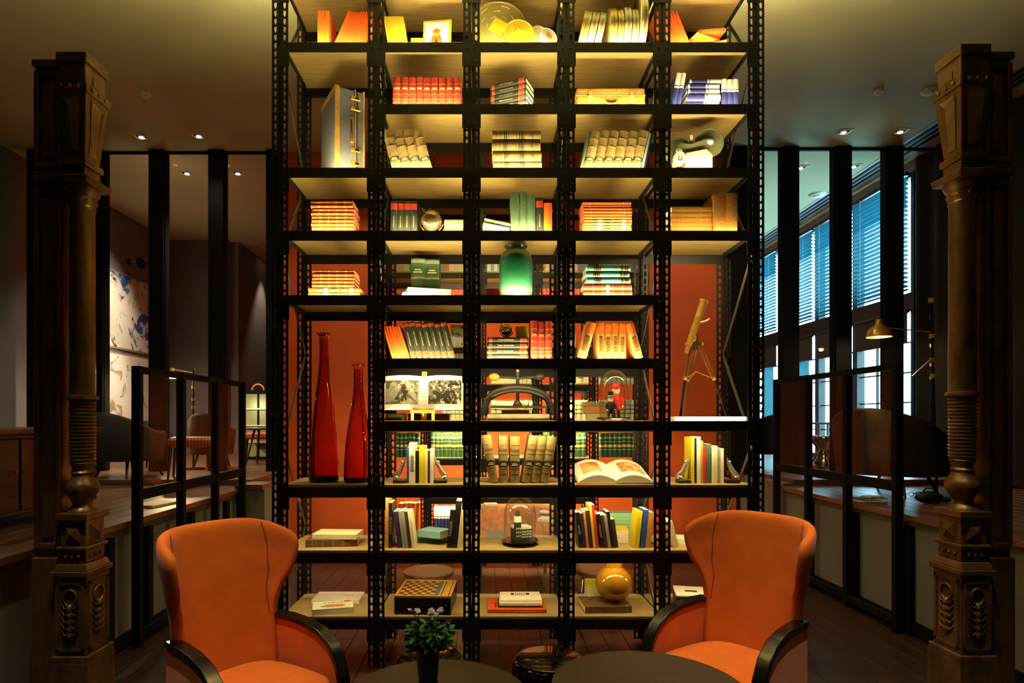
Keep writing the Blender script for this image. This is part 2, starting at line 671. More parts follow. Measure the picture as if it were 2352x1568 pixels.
# dark drapes on the near stretch of the window wall
dr = MB()
dr.grid(lambda u, v: (XR - 0.08 + 0.05 * math.sin(u * 70), 4.2 + 4.0 * u, 0.95 + 4.2 * v), 150, 1)
tag(dr.build('drape', M_DRAPE, smooth=60), 'floor length dark drape beside the windows', 'curtain')
# ceiling slots of the air conditioning
sl = thing('air_slot_diffuser', 'long slotted air grille in the ceiling above the blinds', 'air grille', (XR - 0.35, 9.5, ZC))
MB().box(-0.16, 0.16, -5, 4.5, -0.006, 0.0).build('frame', mat('slot_frame', '#a8aaa8', 0.6), sl)
for q in range(3):
    MB().box(-0.11 + q * 0.085, -0.06 + q * 0.085, -5, 4.5, -0.012, -0.006).build('slot', M_STEEL2, sl)

# raised platforms at both sides, with a wooden floor and grey low walls
def platform(side, x_in, x_out, label, z0=0.93):
    s = 1 if x_out > x_in else -1
    p = structure('platform_' + ('right' if s > 0 else 'left'),
                  MB().box(min(x_in, x_out), max(x_in, x_out), 3.1, 6.85, 0, z0 - 0.045)
                  .box(min(x_in, x_out), max(x_in, x_out), 6.85, 15.8, 0, z0 + 0.025), M_PANEL, label, 'platform')
    # planks, with a nosing that overhangs the low wall
    e = x_in - s * 0.05
    w = 0.17
    k = 0
    while k * w < 2.9:
        xa, xb = sorted((e + s * k * w, e + s * (k * w + w - 0.004)))
        MB().cbox(xa, xb, 3.1, 6.85, z0 - 0.045, z0, 0.003).build('plank', M_PLATWOOD, p)
        if k > 0 or s < 0:
            MB().cbox(xa if k else xa, xb, 6.84, 15.8, z0 + 0.025, z0 + 0.07, 0.003).build('plank', M_PLATWOOD, p)
        k += 1
    for yy in (4.25, 4.75, 5.45, 6.2):
        MB().box(x_in - s * 0.045, x_in, yy, yy + 0.07, 0, z0 - 0.09).build('pilaster_strip', M_STEEL2, p)
    MB().box(x_in - s * 0.02, x_in, 3.1, 6.85, 0, 0.1).build('skirting', M_STEEL2, p)
    return p


platform(-1, -2.66, XL, 'raised wooden lounge floor behind a grey low wall under the paintings')
platform(1, 3.36, XR, 'raised wooden lounge floor behind a grey low wall by the windows')
structure('wall_return', MB().box(-2.66, -2.36, 6.55, 6.7, 0, 0.93), M_PANEL, 'short grey low wall turning behind the glazed screen', 'wall')
structure('trim_2', MB().box(-2.66, -2.36, 6.5, 6.85, 0.93, 0.98), M_PLATWOOD, 'wooden cap on the short low wall', 'trim')

# tall glass partitions: black posts to the ceiling with glass between
def partition(name, posts, wpx, Y, label, z0, ends=None):
    t = thing(name, label, 'partition', (0, Y, z0))
    xs = []
    for x in posts:
        X = (x - VX) * Y / FP
        w = wpx * Y / FP
        MB().box(X - w / 2, X + w / 2, 0.0, 0.16, 0, ZC - z0 - 0.002).build('post', M_STEEL2, t)
        MB().box(X - w / 2 - 0.012, X - w / 2, 0.03, 0.05, 0, ZC - z0 - 0.04).build('glazing_bead', M_STEEL2, t)
        MB().box(X + w / 2, X + w / 2 + 0.012, 0.03, 0.05, 0, ZC - z0 - 0.04).build('glazing_bead', M_STEEL2, t)
        xs.append((X - w / 2, X + w / 2))
    for (a0, a1), (b0, b1) in zip(xs, xs[1:]):
        MB().box(a1, b0, 0.076, 0.084, 0, ZC - z0 - 0.03).build('pane', M_GLASS, t)
        MB().box(a1, b0, 0.06, 0.10, ZC - z0 - 0.03, ZC - z0 - 0.002).build('head_rail', M_STEEL2, t)
    return t


partition('glass_partition', [78, 218, 358, 495, 628], 34, 7.95, 'tall glass partition of black posts before the painting wall', 1.0)
partition('glass_partition', [1700, 1818, 1939, 2058, 2176], 36, 7.85, 'tall glass partition of black posts before the window blinds', 1.0)

# recessed downlights and ceiling fittings in view
M_LAMPGLOW = mat('downlight_glow', '#ffe8d0', 0.5, emit='#ffcfa0', estr=14)
def downlight(x, y, label, power=0, angle=75):
    dy = VY - y
    Y = (ZC - EYE) * FP / dy
    return downlight_at((x - VX) * Y / FP, Y, label, power, angle)


def downlight_at(X, Y, label, power=0, angle=75, col=(1.0, 0.80, 0.56)):
    t = thing('downlight', label, 'ceiling light', (X, Y, ZC), group='recessed ceiling downlights')
    f = MB()
    for a0, a1, b0, b1 in ((-.075, .075, -.075, -.055), (-.075, .075, .055, .075), (-.075, -.055, -.055, .055), (.055, .075, -.055, .055)):
        f.box(a0, a1, b0, b1, -0.008, 0)
    f.build('trim_ring', mat('downlight_trim', '#b8b0a0', 0.5), t)
    MB().box(-0.055, 0.055, -0.055, 0.055, -0.004, -0.001).build('recess', M_STEEL2, t)
    MB().lathe([(0.028, 0), (0.032, -0.006)], 12).build('lamp', M_LAMPGLOW, t, (0, 0.02, -0.004))
    if power:
        spot_light('downlight_beam', (0, 0, -0.03), (0, 0, 0), power, col, angle, 0.7, 0.04, t)
    return t


for lab, x, y, p in (('downlight over the first row of posts, farthest from the shelving, warm side', 323, 313, 0),
                     ('downlight next to the shelving on the warm ceiling, before the glass partition', 455, 311, 18),
                     ('downlight seen through the glass between the first two posts', 428, 397, 0),
                     ('downlight seen through the glass next to the shelving, warm side', 545, 397, 170),
                     ('downlight before the glass partition by the blinds, nearer the shelving', 1940, 302, 0),
                     ('downlight before the glass partition by the blinds, nearer the column', 2070, 301, 0),
                     ('downlight seen through the glass by the blinds, next to the shelving', 1840, 384, 0),
                     ('downlight seen through the glass by the blinds, farther from the shelving', 1962, 381, 0)):
    downlight(x, y, lab, p, 100)
def smoke(x, y, r, label):
    Y = (ZC - EYE) * FP / (VY - y)
    t = thing('smoke_detector', label, 'smoke detector', ((x - VX) * Y / FP, Y, ZC))
    MB().lathe([(r, 0), (r, -0.012), (r * 0.8, -0.03)], 20).build('base', M_WHITE, t, smooth=40)
    MB().lathe([(r * 0.55, -0.03), (r * 0.5, -0.045), (r * 0.2, -0.05)], 20).build('sensor_cap', M_WHITE, t, smooth=40)


smoke(333, 215, 0.055, 'small round white detector on the warm ceiling')
smoke(2018, 207, 0.05, 'small round white detector on the blue lit ceiling')
smoke(2135, 207, 0.085, 'larger domed detector beside the second cast column')
smoke(1878, 446, 0.12, 'domed ceiling sensor seen through glass above the blinds')
# lights over the seating, above the frame; lamps marked added have no seen source
downlight_at(-1.75, 2.45, 'downlight above the armchair by the bottles', 230, 40)
downlight_at(1.9, 2.6, 'downlight above the armchair by the telescope', 250, 40)
downlight_at(0.2, 1.4, 'added unseen fill downlight above the two round tables', 40, 80)  # front fill lamp, added out of view
downlight_at(-5.17, 9.6, 'added downlight brightening the painting lounge, hidden behind a partition post', 150, 100)  # added to brighten the lounge; a partition post hides it
downlight_at(-4.62, 13.4, 'downlight washing the receding grey wall', 70, 60, (1.0, .66, .42))
downlight_at(-5.3, 4.6, 'added unseen downlight above the sideboard by the first column', 90, 110)  # added lamp, kept outside the frame
downlight_at(2.55, 7.2, 'added unseen downlight washing the orange wall on the telescope side', 52, 95)  # added out of sight to brighten the orange wall
downlight_at(-1.75, 7.2, 'added unseen downlight washing the orange wall on the bottle side', 44, 95)  # second hidden lamp added for the orange wall
downlight_at(0.3, 5.8, 'downlight above the desk between the racks', 150, 90)
downlight_at(-1.0, 0.3, 'added unseen fill downlight above the seating facing the shelving, bottle side', 40, 80)  # added near the camera as general fill
downlight_at(1.2, 0.3, 'added unseen fill downlight above the seating facing the shelving, window side', 40, 80)  # matching added fill on the window side

# ------------------------------------------------------------------ shelving racks
YF, YB = 4.06, 4.61                       # front and rear of the near rack
Y2F, Y2B = 6.90, 7.45                     # the rack standing behind it
DECK_PX = [-50, 96, 238, 384, 529, 677, 823, 966, 1113, 1264, 1416]
ZS = [EYE - (y - VY) * YF / FP for y in DECK_PX]
BX = [(x - VX) * YF / FP for x in (643, 864, 1083, 1301, 1521, 1737)]
RACK_H = 4.92
PITCH = 0.0535


def flange(u_w, thick, hole_u):
    """perforated strip in the (u, z) plane, thickness along w from 0; returns verts (u,w,z) and faces"""
    vs, fs = [], []
    inner = [(-.0055, -.018), (0, -.021), (.0055, -.018), (.0095, .006), (.007, .017), (0, .021), (-.007, .017), (-.0095, .006)]
    n = int(RACK_H / PITCH)
    z = 0.02
    for k in range(n):
        z0, z1 = z + k * PITCH, z + (k + 1) * PITCH
        zc = (z0 + z1) / 2
        outer = [(0, z0), (u_w / 2, z0), (u_w, z0), (u_w, zc), (u_w, z1), (u_w / 2, z1), (0, z1), (0, zc)]
        o = len(vs)
        for w in (0, thick):
            vs += [(u, w, zz) for u, zz in outer]
            vs += [(hole_u + a, w, zc + b) for a, b in inner]
        for i in range(8):
            j = (i + 1) % 8
            fs.append((o + i, o + j, o + 8 + j, o + 8 + i))
            fs.append((o + 16 + i, o + 24 + i, o + 24 + j, o + 16 + j))
            fs.append((o + 8 + i, o + 8 + j, o + 24 + j, o + 24 + i))
        for i in (2, 3, 6, 7):
            j = (i + 1) % 8
            fs.append((o + i, o + 16 + i, o + 16 + j, o + j))
    return vs, fs


_posts = {}


def post_mesh(sx, sy):
    if (sx, sy) not in _posts:
        mb = MB()
        v, f = flange(0.052, 0.003, 0.028)
        mb.add([(sx * a, sy * b, c) for a, b, c in v], f)
        v, f = flange(0.045, 0.003, 0.026)
        mb.add([(sx * b, sy * (a + 0.003), c) for a, b, c in v], f)
        _posts[sx, sy] = mb.mesh('post', M_STEEL)
    return _posts[sx, sy]


def rack_bay(label, xl, xr, y0, y1, shelves, ups=(), downs=(), outer=None, braces='', k_up=1.0, k_dn=1.0, simple=False):
    t = thing('shelving_bay', label, 'shelving', ((xl + xr) / 2, y0, 0), group='bays of black steel shelving')
    w2 = (xr - xl) / 2 - 0.003
    D = y1 - y0
    for sx in (1, -1):
        link('post', post_mesh(sx, 1), t, (-sx * w2, 0, 0))
        link('post', post_mesh(sx, -1), t, (-sx * w2, D, 0))
    if outer:
        s = outer
        link('post', post_mesh(s, 1), t, (s * (w2 + 0.005), 0, 0))
        link('post', post_mesh(s, -1), t, (s * (w2 + 0.005), D, 0))
    bl = 2 * w2 - 0.008
    key = round(bl, 4)
    decks = [MB().cbox(-w2 + 0.004, w2 - 0.004, f, D - 0.012, -0.018, 0, 0.0015).mesh('shelf_board', M_DECK) for f in (0.008, 0.046)]
    beam = MB().box(-bl / 2, bl / 2, 0.004, 0.006, -0.086, -0.0185).box(-bl / 2, bl / 2, 0.006, 0.014, -0.0215, -0.0185)\
        .mesh('beam', M_STEEL)
    cross = MB().box(-0.006, 0.006, 0.05, D - 0.05, -0.045, -0.0185).mesh('cross_bar', M_STEEL)
    plate = MB().box(-0.031, 0.031, -0.005, -0.001, -0.165, -0.012).mesh('bracket', M_STEEL)
    stud = MB().lathe([(0.007, 0), (0.007, -0.004), (0.003, -0.006)], 8, Matrix.Rotation(-PI / 2, 4, 'X')).mesh('stud', M_STEEL)
    for si in shelves:
        z = ZS[si]
        link('shelf_board', decks[si in ups], t, (0, 0, z))
        link('beam', beam, t, (0, 0, z + (0.018 if si in ups else 0)))
        link('beam', beam, t, (0, D, z), (0, 0, PI))
        for s in (-1, 1):
            b = link('bracket', plate, t, (s * (w2 - 0.028), 0, z))
            if not simple:
                for dz in (-0.045, -0.13):
                    link('stud', stud, b, (s * 0.006, -0.005, dz))
                link('side_bar', cross, t, (s * (w2 - 0.02), 0, z - 0.0))
        Lw = 2 * w2 - 0.13
        if si in ups:
            g = link('led_strip', MB().box(-Lw / 2, Lw / 2, -0.012, 0.012, -0.004, 0.0).mesh('led_strip', M_GREYST), t, (0, 0.024, z - 0.012))
            area_light('led_glow', (0, 0, 0.0015), (R(180 - 22), 0, 0), Lw, 0.016, LED_UP * k_up * {0: 12.0, 7: .34 if outer != 1 else 1.1}.get(si, 1) * (.35 if si == 4 and outer == 1 else 1), LED_COL, g)
        if si in downs:
            g = link('led_strip', MB().box(-Lw / 2, Lw / 2, -0.006, 0.006, -0.005, 0.0).mesh('led_strip', M_GREYST), t, (0, 0.022, z - 0.034))
            area_light('led_glow', (0, 0, -0.0065), (R(38), 0, 0), Lw, 0.012, LED_DOWN * k_dn * {6: .22, 7: .36, 8: .34, 9: .18, 4: .8, 5: .16, 3: .16}.get(si, 1) * (1 if not simple else 2.0), LED_COL, g)
    # zigzag bracing between front and rear posts
    for s in braces:
        sx = -1 if s == 'L' else 1
        X = sx * (w2 - 0.012)
        z = 0.25
        k = 0
        while z < RACK_H - 0.7:
            a, b = (0.03, D - 0.03) if k % 2 == 0 else (D - 0.03, 0.03)
            MB().bar((X, a, z), (X, b, z + 0.62), 0.005, 0.03, (1, 0, 0) if False else (0, 1, 0)).build('brace', M_GREYST, t)
            z += 0.64
            k += 1
    return t


rack_bay('bay of black steel shelving holding the amber bottles and upright suitcase', BX[0], BX[1], YF, YB,
         [0, 1, 3, 4, 5, 8, 9, 10], (0, 1, 3, 4, 5), (8, 9), -1, 'LR', 0.85)
rack_bay('bay of black steel shelving holding the photo book and chess box', BX[1], BX[2], YF, YB,
         range(11), (0, 1, 2, 3, 4, 5, 6, 7), (6, 7, 8, 9), None, 'L')
rack_bay('middle bay of black steel shelving holding the green jar and book press', BX[2], BX[3], YF, YB,
         range(11), (0, 1, 2, 3, 4, 5, 6, 7), (6, 7, 8, 9), None, 'L')
rack_bay('bay of black steel shelving holding the tan briefcase and golden vase', BX[3], BX[4], YF, YB,
         range(11), (0, 1, 2, 3, 4, 5, 6, 7), (6, 7, 8, 9), None, 'LR')
rack_bay('bay of black steel shelving holding the telescope and film projector', BX[4], BX[5], YF, YB,
         [0, 1, 2, 3, 4, 7, 8, 9, 10], (0, 1, 2, 3, 4, 7), (4, 7, 8, 9), 1, 'R')
# the second rack, two and a half metres behind
for k in range(5):
    rack_bay(['bay of the rear shelving seen behind the amber bottles',
              'bay of the rear shelving seen behind the photo book',
              'bay of the rear shelving seen behind the book press',
              'bay of the rear shelving seen behind the blue and red book stack',
              'bay of the rear shelving nearest the telescope side'][k],
             BX[k] + 0.055, BX[k + 1] + 0.055, Y2F, Y2B,
             ([0, 1, 3] if k in (0, 4) else [1, 2, 3, 4, 5, 6, 7, 8, 9, 10]),
             (), ((3, 5, 6, 7, 8, 9) if k in (1, 2, 3) else ()), None, '', 1.0, 2.6, simple=True)

# ------------------------------------------------------------------ books
M_GOLD = mat('gilt', '#d9b060', 0.35, 0.6)
M_GOLDTXT = mat('gilt_lettering', '#e2c98a', 0.5, 0.2)
M_DARKTXT = mat('dark_print', '#2a241c', 0.7)
M_WHITETXT = mat('white_print', '#f0ead8', 0.6)
M_REDLBL = mat('red_spine_label', '#b3301a', 0.55)
M_BLKLBL = mat('black_spine_label', '#2b2a1e', 0.5)


def cloth(name, c, var=0.12, rough=0.6, scale=40):
    return mat(name, c, rough, var=var, scale=scale)


C = dict(
    orange=cloth('orange_cloth', '#d4530f'), orange2=cloth('tangerine_cloth', '#dd6a18'),
    yellow=cloth('yellow_cover', '#c9b21e', 0.06), red=cloth('red_leather', '#9c2c18', 0.18),
    green=cloth('dark_green_cloth', '#46604a', 0.15), collier=cloth('black_green_cloth', '#1b2018', 0.2),
    tan=mat('worn_tan_leather', '#a08a54', 0.7, col2='#6f5c34', scale=22, bump=0.15),
    olive=mat('worn_olive_leather', '#9c8850', 0.7, col2='#5f5230', scale=18, bump=0.2),
    brownleather=mat('gilt_brown_leather', '#7a5a30', 0.6, col2='#4c3518', scale=25, bump=0.15),
    pale=cloth('pale_green_cloth', '#90a085', 0.08), teal=cloth('teal_cloth', '#4f9a94', 0.08),
    navy=cloth('navy_cloth', '#1c2463', 0.1), white=mat('white_jacket', '#e6dfcf', 0.6, var=0.04),
    amber=mat('amber_board', '#a9762a', 0.7, col2='#8a5c1e', scale=30, stretch=(1, 1, 4)),
    black=cloth('black_cover', '#1a1716', 0.15, 0.4), cream=cloth('cream_jacket', '#d8cda6', 0.06),
    mint=cloth('mint_jacket', '#7fae8a', 0.06), blue=cloth('blue_jacket', '#2a4f9c', 0.06),
    lightblue=cloth('light_blue_cover', '#7aa6b8', 0.06), brown=cloth('brown_jacket', '#3d241a', 0.1),
    grey=cloth('grey_jacket', '#8d8c88', 0.06), lilac=cloth('lilac_jacket', '#8a86b8', 0.05),
    brightred=cloth('bright_red_jacket', '#c8261a', 0.06), brightyellow=cloth('bright_yellow_jacket', '#d6c41c', 0.05),
    deepgreen=cloth('deep_green_cloth', '#2e5a36', 0.1), ochre=cloth('ochre_cloth', '#c98a3c', 0.1),
    purple=cloth('dark_purple_jacket', '#2b1f4a', 0.08), greygreen=cloth('faded_grey_green', '#c3c6a2', 0.08))

# style: cover, bulge, bands [(z0, z1, material)], text, page material, hard cover
def S(cover, bands=(), text=None, bulge=0.3, pages=None, soft=False, ribs=(), txt=(M_GOLDTXT, 0.55, 0.55), plaque=None):
    return dict(cover=C[cover] if isinstance(cover, str) else cover, bands=bands, text=text, bulge=bulge,
                pages=pages or M_PAGE, soft=soft, ribs=ribs, txt=txt, plaque=plaque)


STY = dict(
    orange=S('orange', [(.12, .15, M_GOLD)], bulge=.2),
    orange_plain=S('orange2', bulge=.1, soft=True),
    yellow=S('yellow', soft=True, bulge=0.0),
    red=S('red', [(.10, .115, M_GOLD), (.2, .215, M_GOLD), (.29, .305, M_GOLD), (.46, .475, M_GOLD), (.60, .612, M_GOLD), (.68, .692, M_GOLD), (.78, .795, M_GOLD)], plaque=(.62, .67, M_GOLDTXT)),
    collier=S('collier', [(.05, .19, M_REDLBL), (.045, .052, M_GOLD), (.188, .195, M_GOLD), (.89, .95, M_REDLBL), (.885, .89, M_GOLD), (.95, .955, M_GOLD)],
              "Collier's Encyclopedia", .15, pages=M_WHITE),
    collier_top=S('collier', [(.74, .9, M_REDLBL), (.735, .742, M_GOLD), (.9, .907, M_GOLD)], "Collier's Encyclopedia", .15, txt=(M_GOLDTXT, 0.36, 0.5)),
    tan=S('tan', [(.20, .205, M_BLKLBL), (.22, .225, M_BLKLBL), (.24, .33, M_BLKLBL), (.345, .35, M_BLKLBL), (.37, .374, M_BLKLBL)],
          bulge=.35, ribs=(.6, .8), plaque=(.255, .315, M_GOLDTXT)),
    tanstack=S('tan', [(k / 6 - .008, k / 6 + .008, C['brownleather']) for k in range(1, 6)] +
               [(.36, .38, M_BLKLBL), (.39, .41, M_BLKLBL), (.43, .45, M_BLKLBL), (.70, .72, M_BLKLBL), (.74, .76, M_BLKLBL)], bulge=.4),
    olive=S('olive', [(.34, .46, M_BLKLBL), (.335, .34, M_GOLD), (.46, .465, M_GOLD), (.66, .72, C['brownleather'])], bulge=.35,
            ribs=(.2, .32, .48, .62, .82), plaque=(.37, .43, M_GOLDTXT)),
    green=S('green', bulge=.2), pale=S('pale', bulge=.15),
    bluewhite=S('navy', [(.66, 1.0, C['white']), (.58, .63, M_WHITETXT), (.03, .08, M_WHITETXT)], bulge=.2, pages=M_PAPER),
    whiteblue=S('navy', [(.6, 1.0, C['white']), (.52, .57, M_WHITETXT)], bulge=.2, pages=M_PAPER),
    amber=S('amber', bulge=.05, soft=True),
    teal=S('teal', [(.05, .22, M_BLKLBL), (.08, .10, M_GOLD), (.14, .17, M_GOLD), (.68, .84, M_BLKLBL), (.70, .72, M_GOLD), (.75, .77, M_GOLD), (.80, .82, M_GOLD)], bulge=.3),
    redgilt=S('red', [(k / 5 - .006, k / 5 + .006, M_GOLD) for k in range(1, 5)] + [(.46, .54, M_GOLDTXT)], bulge=.35),
    orangegilt=S('orange', [(k / 5 - .02, k / 5 + .02, C['ochre']) for k in range(1, 5)], bulge=.3),
    tartan=S('orange2', [(.12, .2, C['cream']), (.3, .36, C['green']), (.44, .56, C['deepgreen']), (.62, .7, C['cream']), (.74, .8, C['green'])], bulge=.3),
    redstack=S('orange', [(.15, .16, M_GOLD), (.84, .85, M_GOLD)], bulge=.2),
    deco=S('ochre', [(.72, .98, C['orange2']), (.7, .71, M_DARKTXT), (.08, .1, M_DARKTXT)], bulge=.25, plaque=(.2, .62, C['brownleather'])),
    olddark=S('brownleather', [(k / 6 - .01, k / 6 + .01, C['tan']) for k in range(1, 6)] + [(.3, .38, C['tan'])], bulge=.35),
    greenset=S('deepgreen', [(.3, .33, M_GOLD), (.42, .52, M_GOLDTXT), (.62, .66, M_GOLD), (.76, .84, C['mint'])], bulge=.3),
    paleset=S('greygreen', [(.3, .36, C['green']), (.5, .56, C['green']), (.72, .76, C['deepgreen'])], bulge=.3),
    greenthick=S('green', [(.3, .42, C['deepgreen']), (.56, .60, C['pale']), (.64, .82, C['deepgreen']), (.9, .97, C['pale'])], bulge=.25, plaque=(.68, .78, M_GOLDTXT)),
)
for _k in ('white', 'cream', 'black', 'blue', 'brown', 'grey', 'brightred', 'brightyellow', 'mint', 'lilac', 'purple', 'lightblue', 'ochre', 'green'):
    STY['soft_' + _k] = S(_k, [(.25, .7, M_WHITETXT if _k in ('black', 'blue', 'brown', 'purple', 'green') else M_DARKTXT)] if False else (), soft=True, bulge=0.0, pages=M_PAPER)
STY['soft_title_dark'] = S('black', (), 'LE MATE', 0, M_PAPER, True, txt=(M_WHITETXT, 0.5, .6))
STY['soft_print'] = S('white', (), None, 0, M_PAPER, True, plaque=(.3, .7, C['grey']))
STY['soft_print_dark'] = S('black', (), None, 0, M_PAPER, True, plaque=(.3, .7, C['grey']))

_meshes = {}


def cached(key, fn):
    if key not in _meshes:
        _meshes[key] = fn()
    return _meshes[key]


def arc(t, bul, n=6):
    return [(-t / 2 + t * i / n, -bul * math.sin(PI * i / n) ** 0.7 if 0 < i < n else 0.0) for i in range(n + 1)]


def book(sty, h, t, d, loc, rot, label, group=None, name='book', cat='book'):
    """spine faces local -Y, height along Z, thickness along X; origin at the foot of the spine"""
    st = STY[sty] if isinstance(sty, str) else sty
    h, t, d = round(h, 3), max(0.003, round(t, 4)), round(d, 3)
    bul = round(min(st['bulge'] * t, 0.012), 4)
    c = min(0.003, t * 0.12) if not st['soft'] else min(0.001, t * 0.1)
    cm = st['cover']

    def cover():
        prof = [(-t / 2, d)] + arc(t, bul) + [(t / 2, d), (t / 2 - c, d), (t / 2 - c, c), (-t / 2 + c, c), (-t / 2 + c, d)]
        return MB().prism(prof, 0, h).mesh('cover', cm)

    def pages():
        e = 0.004 if not st['soft'] else 0.0006
        return MB().box(-t / 2 + c, t / 2 - c, c, d - e, e, h - e).mesh('pages', st['pages'])
    o = link(name, cached(('c', h, t, d, bul, cm.name), cover), None, loc, rot)
    tag(o, label, cat, group)
    link('pages', cached(('p', h, t, d, st['soft'], st['pages'].name), pages), o)

    def strip(z0, z1, off, m, nm):
        def fn():
            a = arc(t, bul)
            k = len(a)
            q = [(x * 1.004, y - off) for x, y in a]
            prof = q + [(t / 2 * 1.004, 0.0012), (-t / 2 * 1.004, 0.0012)]
            return MB().prism(prof, z0 * h, z1 * h).mesh(nm, m)
        return cached((nm, z0, z1, h, t, bul, off, m.name), fn)
    for z0, z1, m in st['bands']:
        link('spine_band', strip(z0, z1, 0.0005, m, 'spine_band'), o)
    for z in st['ribs']:
        link('raised_band', strip(z - .008, z + .008, 0.0025, cm, 'raised_band'), o)
    if st['plaque']:
        z0, z1, m = st['plaque']
        n = 2 if z1 - z0 < .2 else 10
        for q in range(n):
            za = z0 + (z1 - z0) * (q + .2) / n
            zb = z0 + (z1 - z0) * (q + .7) / n
            w = t * (.32 if q % 2 == 0 else .22)
            link('spine_print', cached(('pl', round(za, 3), round(zb, 3), h, t, bul, m.name),
                                       lambda: MB().box(-w, w, -bul - 0.002, -bul * 0.5, za * h, zb * h).mesh('spine_print', m)), o)
    if st['text']:
        m, zc, fr = st['txt']
        sz = min(t * 0.62, h * fr * 1.75 / len(st['text']))
        lettering(st['text'], sz, m, o, (0, 0, -1), (1, 0, 0), (0, -bul - 0.0014, zc * h))
    return o


ORD = ['second', 'third', 'fourth', 'fifth', 'sixth', 'seventh', 'eighth', 'ninth', 'tenth', 'eleventh', 'twelfth',
       'thirteenth', 'fourteenth', 'fifteenth', 'sixteenth', 'seventeenth']


def which(i, n, stack=False):
    if n == 1:
        return ''
    if stack:
        return 'topmost' if i == n - 1 else ('bottom one' if i == 0 else ORD[n - 2 - i] + ' from the top')
    return 'leftmost' if i == 0 else ('rightmost' if i == n - 1 else ORD[i - 1] + ' from left')


def lab(i, n, desc, where, stack=False):
    w = which(i, n, stack)
    return (w + ' of the ' + desc + ' ' + where) if w else (desc + ' ' + where)


def hidden(sh, yoff, plane=YF):
    """pixels of a thing's foot that the shelf front hides when the shelf is above the eye"""
    return max(0.0, ZS[sh] - EYE) * FP * (1 / plane - 1 / (plane + yoff))


def row(sty, x0, x1, n, sh, hpx, desc, where, lean=0, d=0.17, yoff=0.075, jit=0.02, ts=None, hs=None, plane=YF, gap=0.0012, zadd=0.0):
    """n books standing on shelf sh between pixel columns x0 and x1 (taken at the spines' depth)"""
    Y = plane + yoff
    s = Y / FP
    ts = ts or [1] * n
    tot = sum(ts)
    X = (x0 - VX) * s
    hid = hidden(sh, yoff, plane)
    a = R(lean)
    for i in range(n):
        w = (x1 - x0) * s * ts[i] / tot
        t = w * math.cos(a) - gap
        hh = ((hs[i] if hs else hpx * (1 + random.uniform(-jit, jit))) + hid / math.cos(a)) * s
        st = sty[i % len(sty)] if isinstance(sty, list) else sty
        z = ZS[sh] + zadd + t / 2 * abs(math.sin(a)) + 0.0006
        soft = isinstance(st, str) and st.startswith('soft')
        nm = ('magazine' if st == 'yellow' else 'booklet' if st == 'orange_plain' else 'paperback' if soft else 'book')
        book(st, hh, t, d, (X + w / 2, Y + random.uniform(0, .004), z), (0, a, 0), lab(i, n, desc, where), desc + ' ' + where, nm, nm)
        X += w


def stack(sty, x0, x1, n, sh, tpx, desc, where, yaw=0, d=0.19, yoff=0.075, ts=None, zbase=None, plane=YF, jit=0.006, flip=False):
    """n books lying flat with their spines to the front; returns the height of the top"""
    Y = plane + yoff
    s = Y / FP
    ts = ts or [1] * n
    tot = sum(ts)
    z = (ZS[sh] if zbase is None else zbase) + 0.0008
    L = (x1 - x0) * s
    if yaw:
        L /= math.cos(R(yaw))
    for i in range(n):
        t = (tpx + (hidden(sh, yoff, plane) if zbase is None else 0)) * s * ts[i] / tot
        st = sty[i % len(sty)] if isinstance(sty, list) else sty
        jx = random.uniform(-jit, jit)
        if flip:
            loc, rot = ((x0 - VX) * s + jx, Y + random.uniform(0, .004), z + t / 2), (0, PI / 2, R(yaw))
        else:
            loc, rot = ((x1 - VX) * s + jx, Y + random.uniform(0, .004), z + t / 2), (0, -PI / 2, R(yaw))
        book(st, L, t - 0.0012, d, loc, rot, lab(i, n, desc, where, True), desc + ' ' + where)
        z += t
    return z


# ---- top row
row('orange_plain', 729, 756, 3, 1, 72, 'upright orange booklets', 'beside the slanting row above the suitcase', 0, ts=[7, 7, 11], d=.2, jit=.0)
row('orange', 762, 834, 13, 1, 74, 'slanting orange books', 'on the shelf above the suitcase', 24, ts=[1.6] + [1] * 12, d=.16)
row('yellow', 892, 938, 15, 1, 59, 'thin yellow magazines', 'next to the beetle cover', -9, d=.17, gap=.0008)
stack('yellow', 945, 972, 2, 1, 9, 'pale magazines lying', 'between yellow magazines and beetle cover', d=.15)
row('orange', 1537, 1590, 7, 1, 74, 'slanting orange books', 'above the blue and white books', -22, d=.17)
# ---- second row
row('red', 902, 1060, 9, 2, 59, 'red gilt-banded books', 'on the shelf under the beetle cover', 0, ts=[1.1, 1, 1, .85, 1, 1, 1, 1, 1], d=.17)
stack('collier', 1127, 1208, 6, 2, 62, 'black encyclopedia volumes stacked askew', 'under the film reels', yaw=-24, d=.17, yoff=.075, jit=.002)
row('bluewhite', 1540, 1562, 2, 2, 71, 'leaning blue and white books', 'beside the flat ones', 10, d=.17, ts=[1, 1])
zt = stack('whiteblue', 1578, 1652, 2, 2, 23, 'blue and white books lying reversed', 'below three others', d=.17, flip=True)
stack('bluewhite', 1580, 1654, 3, 2, 34, 'blue and white books lying', 'atop the reversed pair', d=.17, zbase=zt, flip=True)
row('bluewhite', 1657, 1697, 3, 2, 55, 'upright blue and white books', 'beyond the flat ones', 0, d=.17)
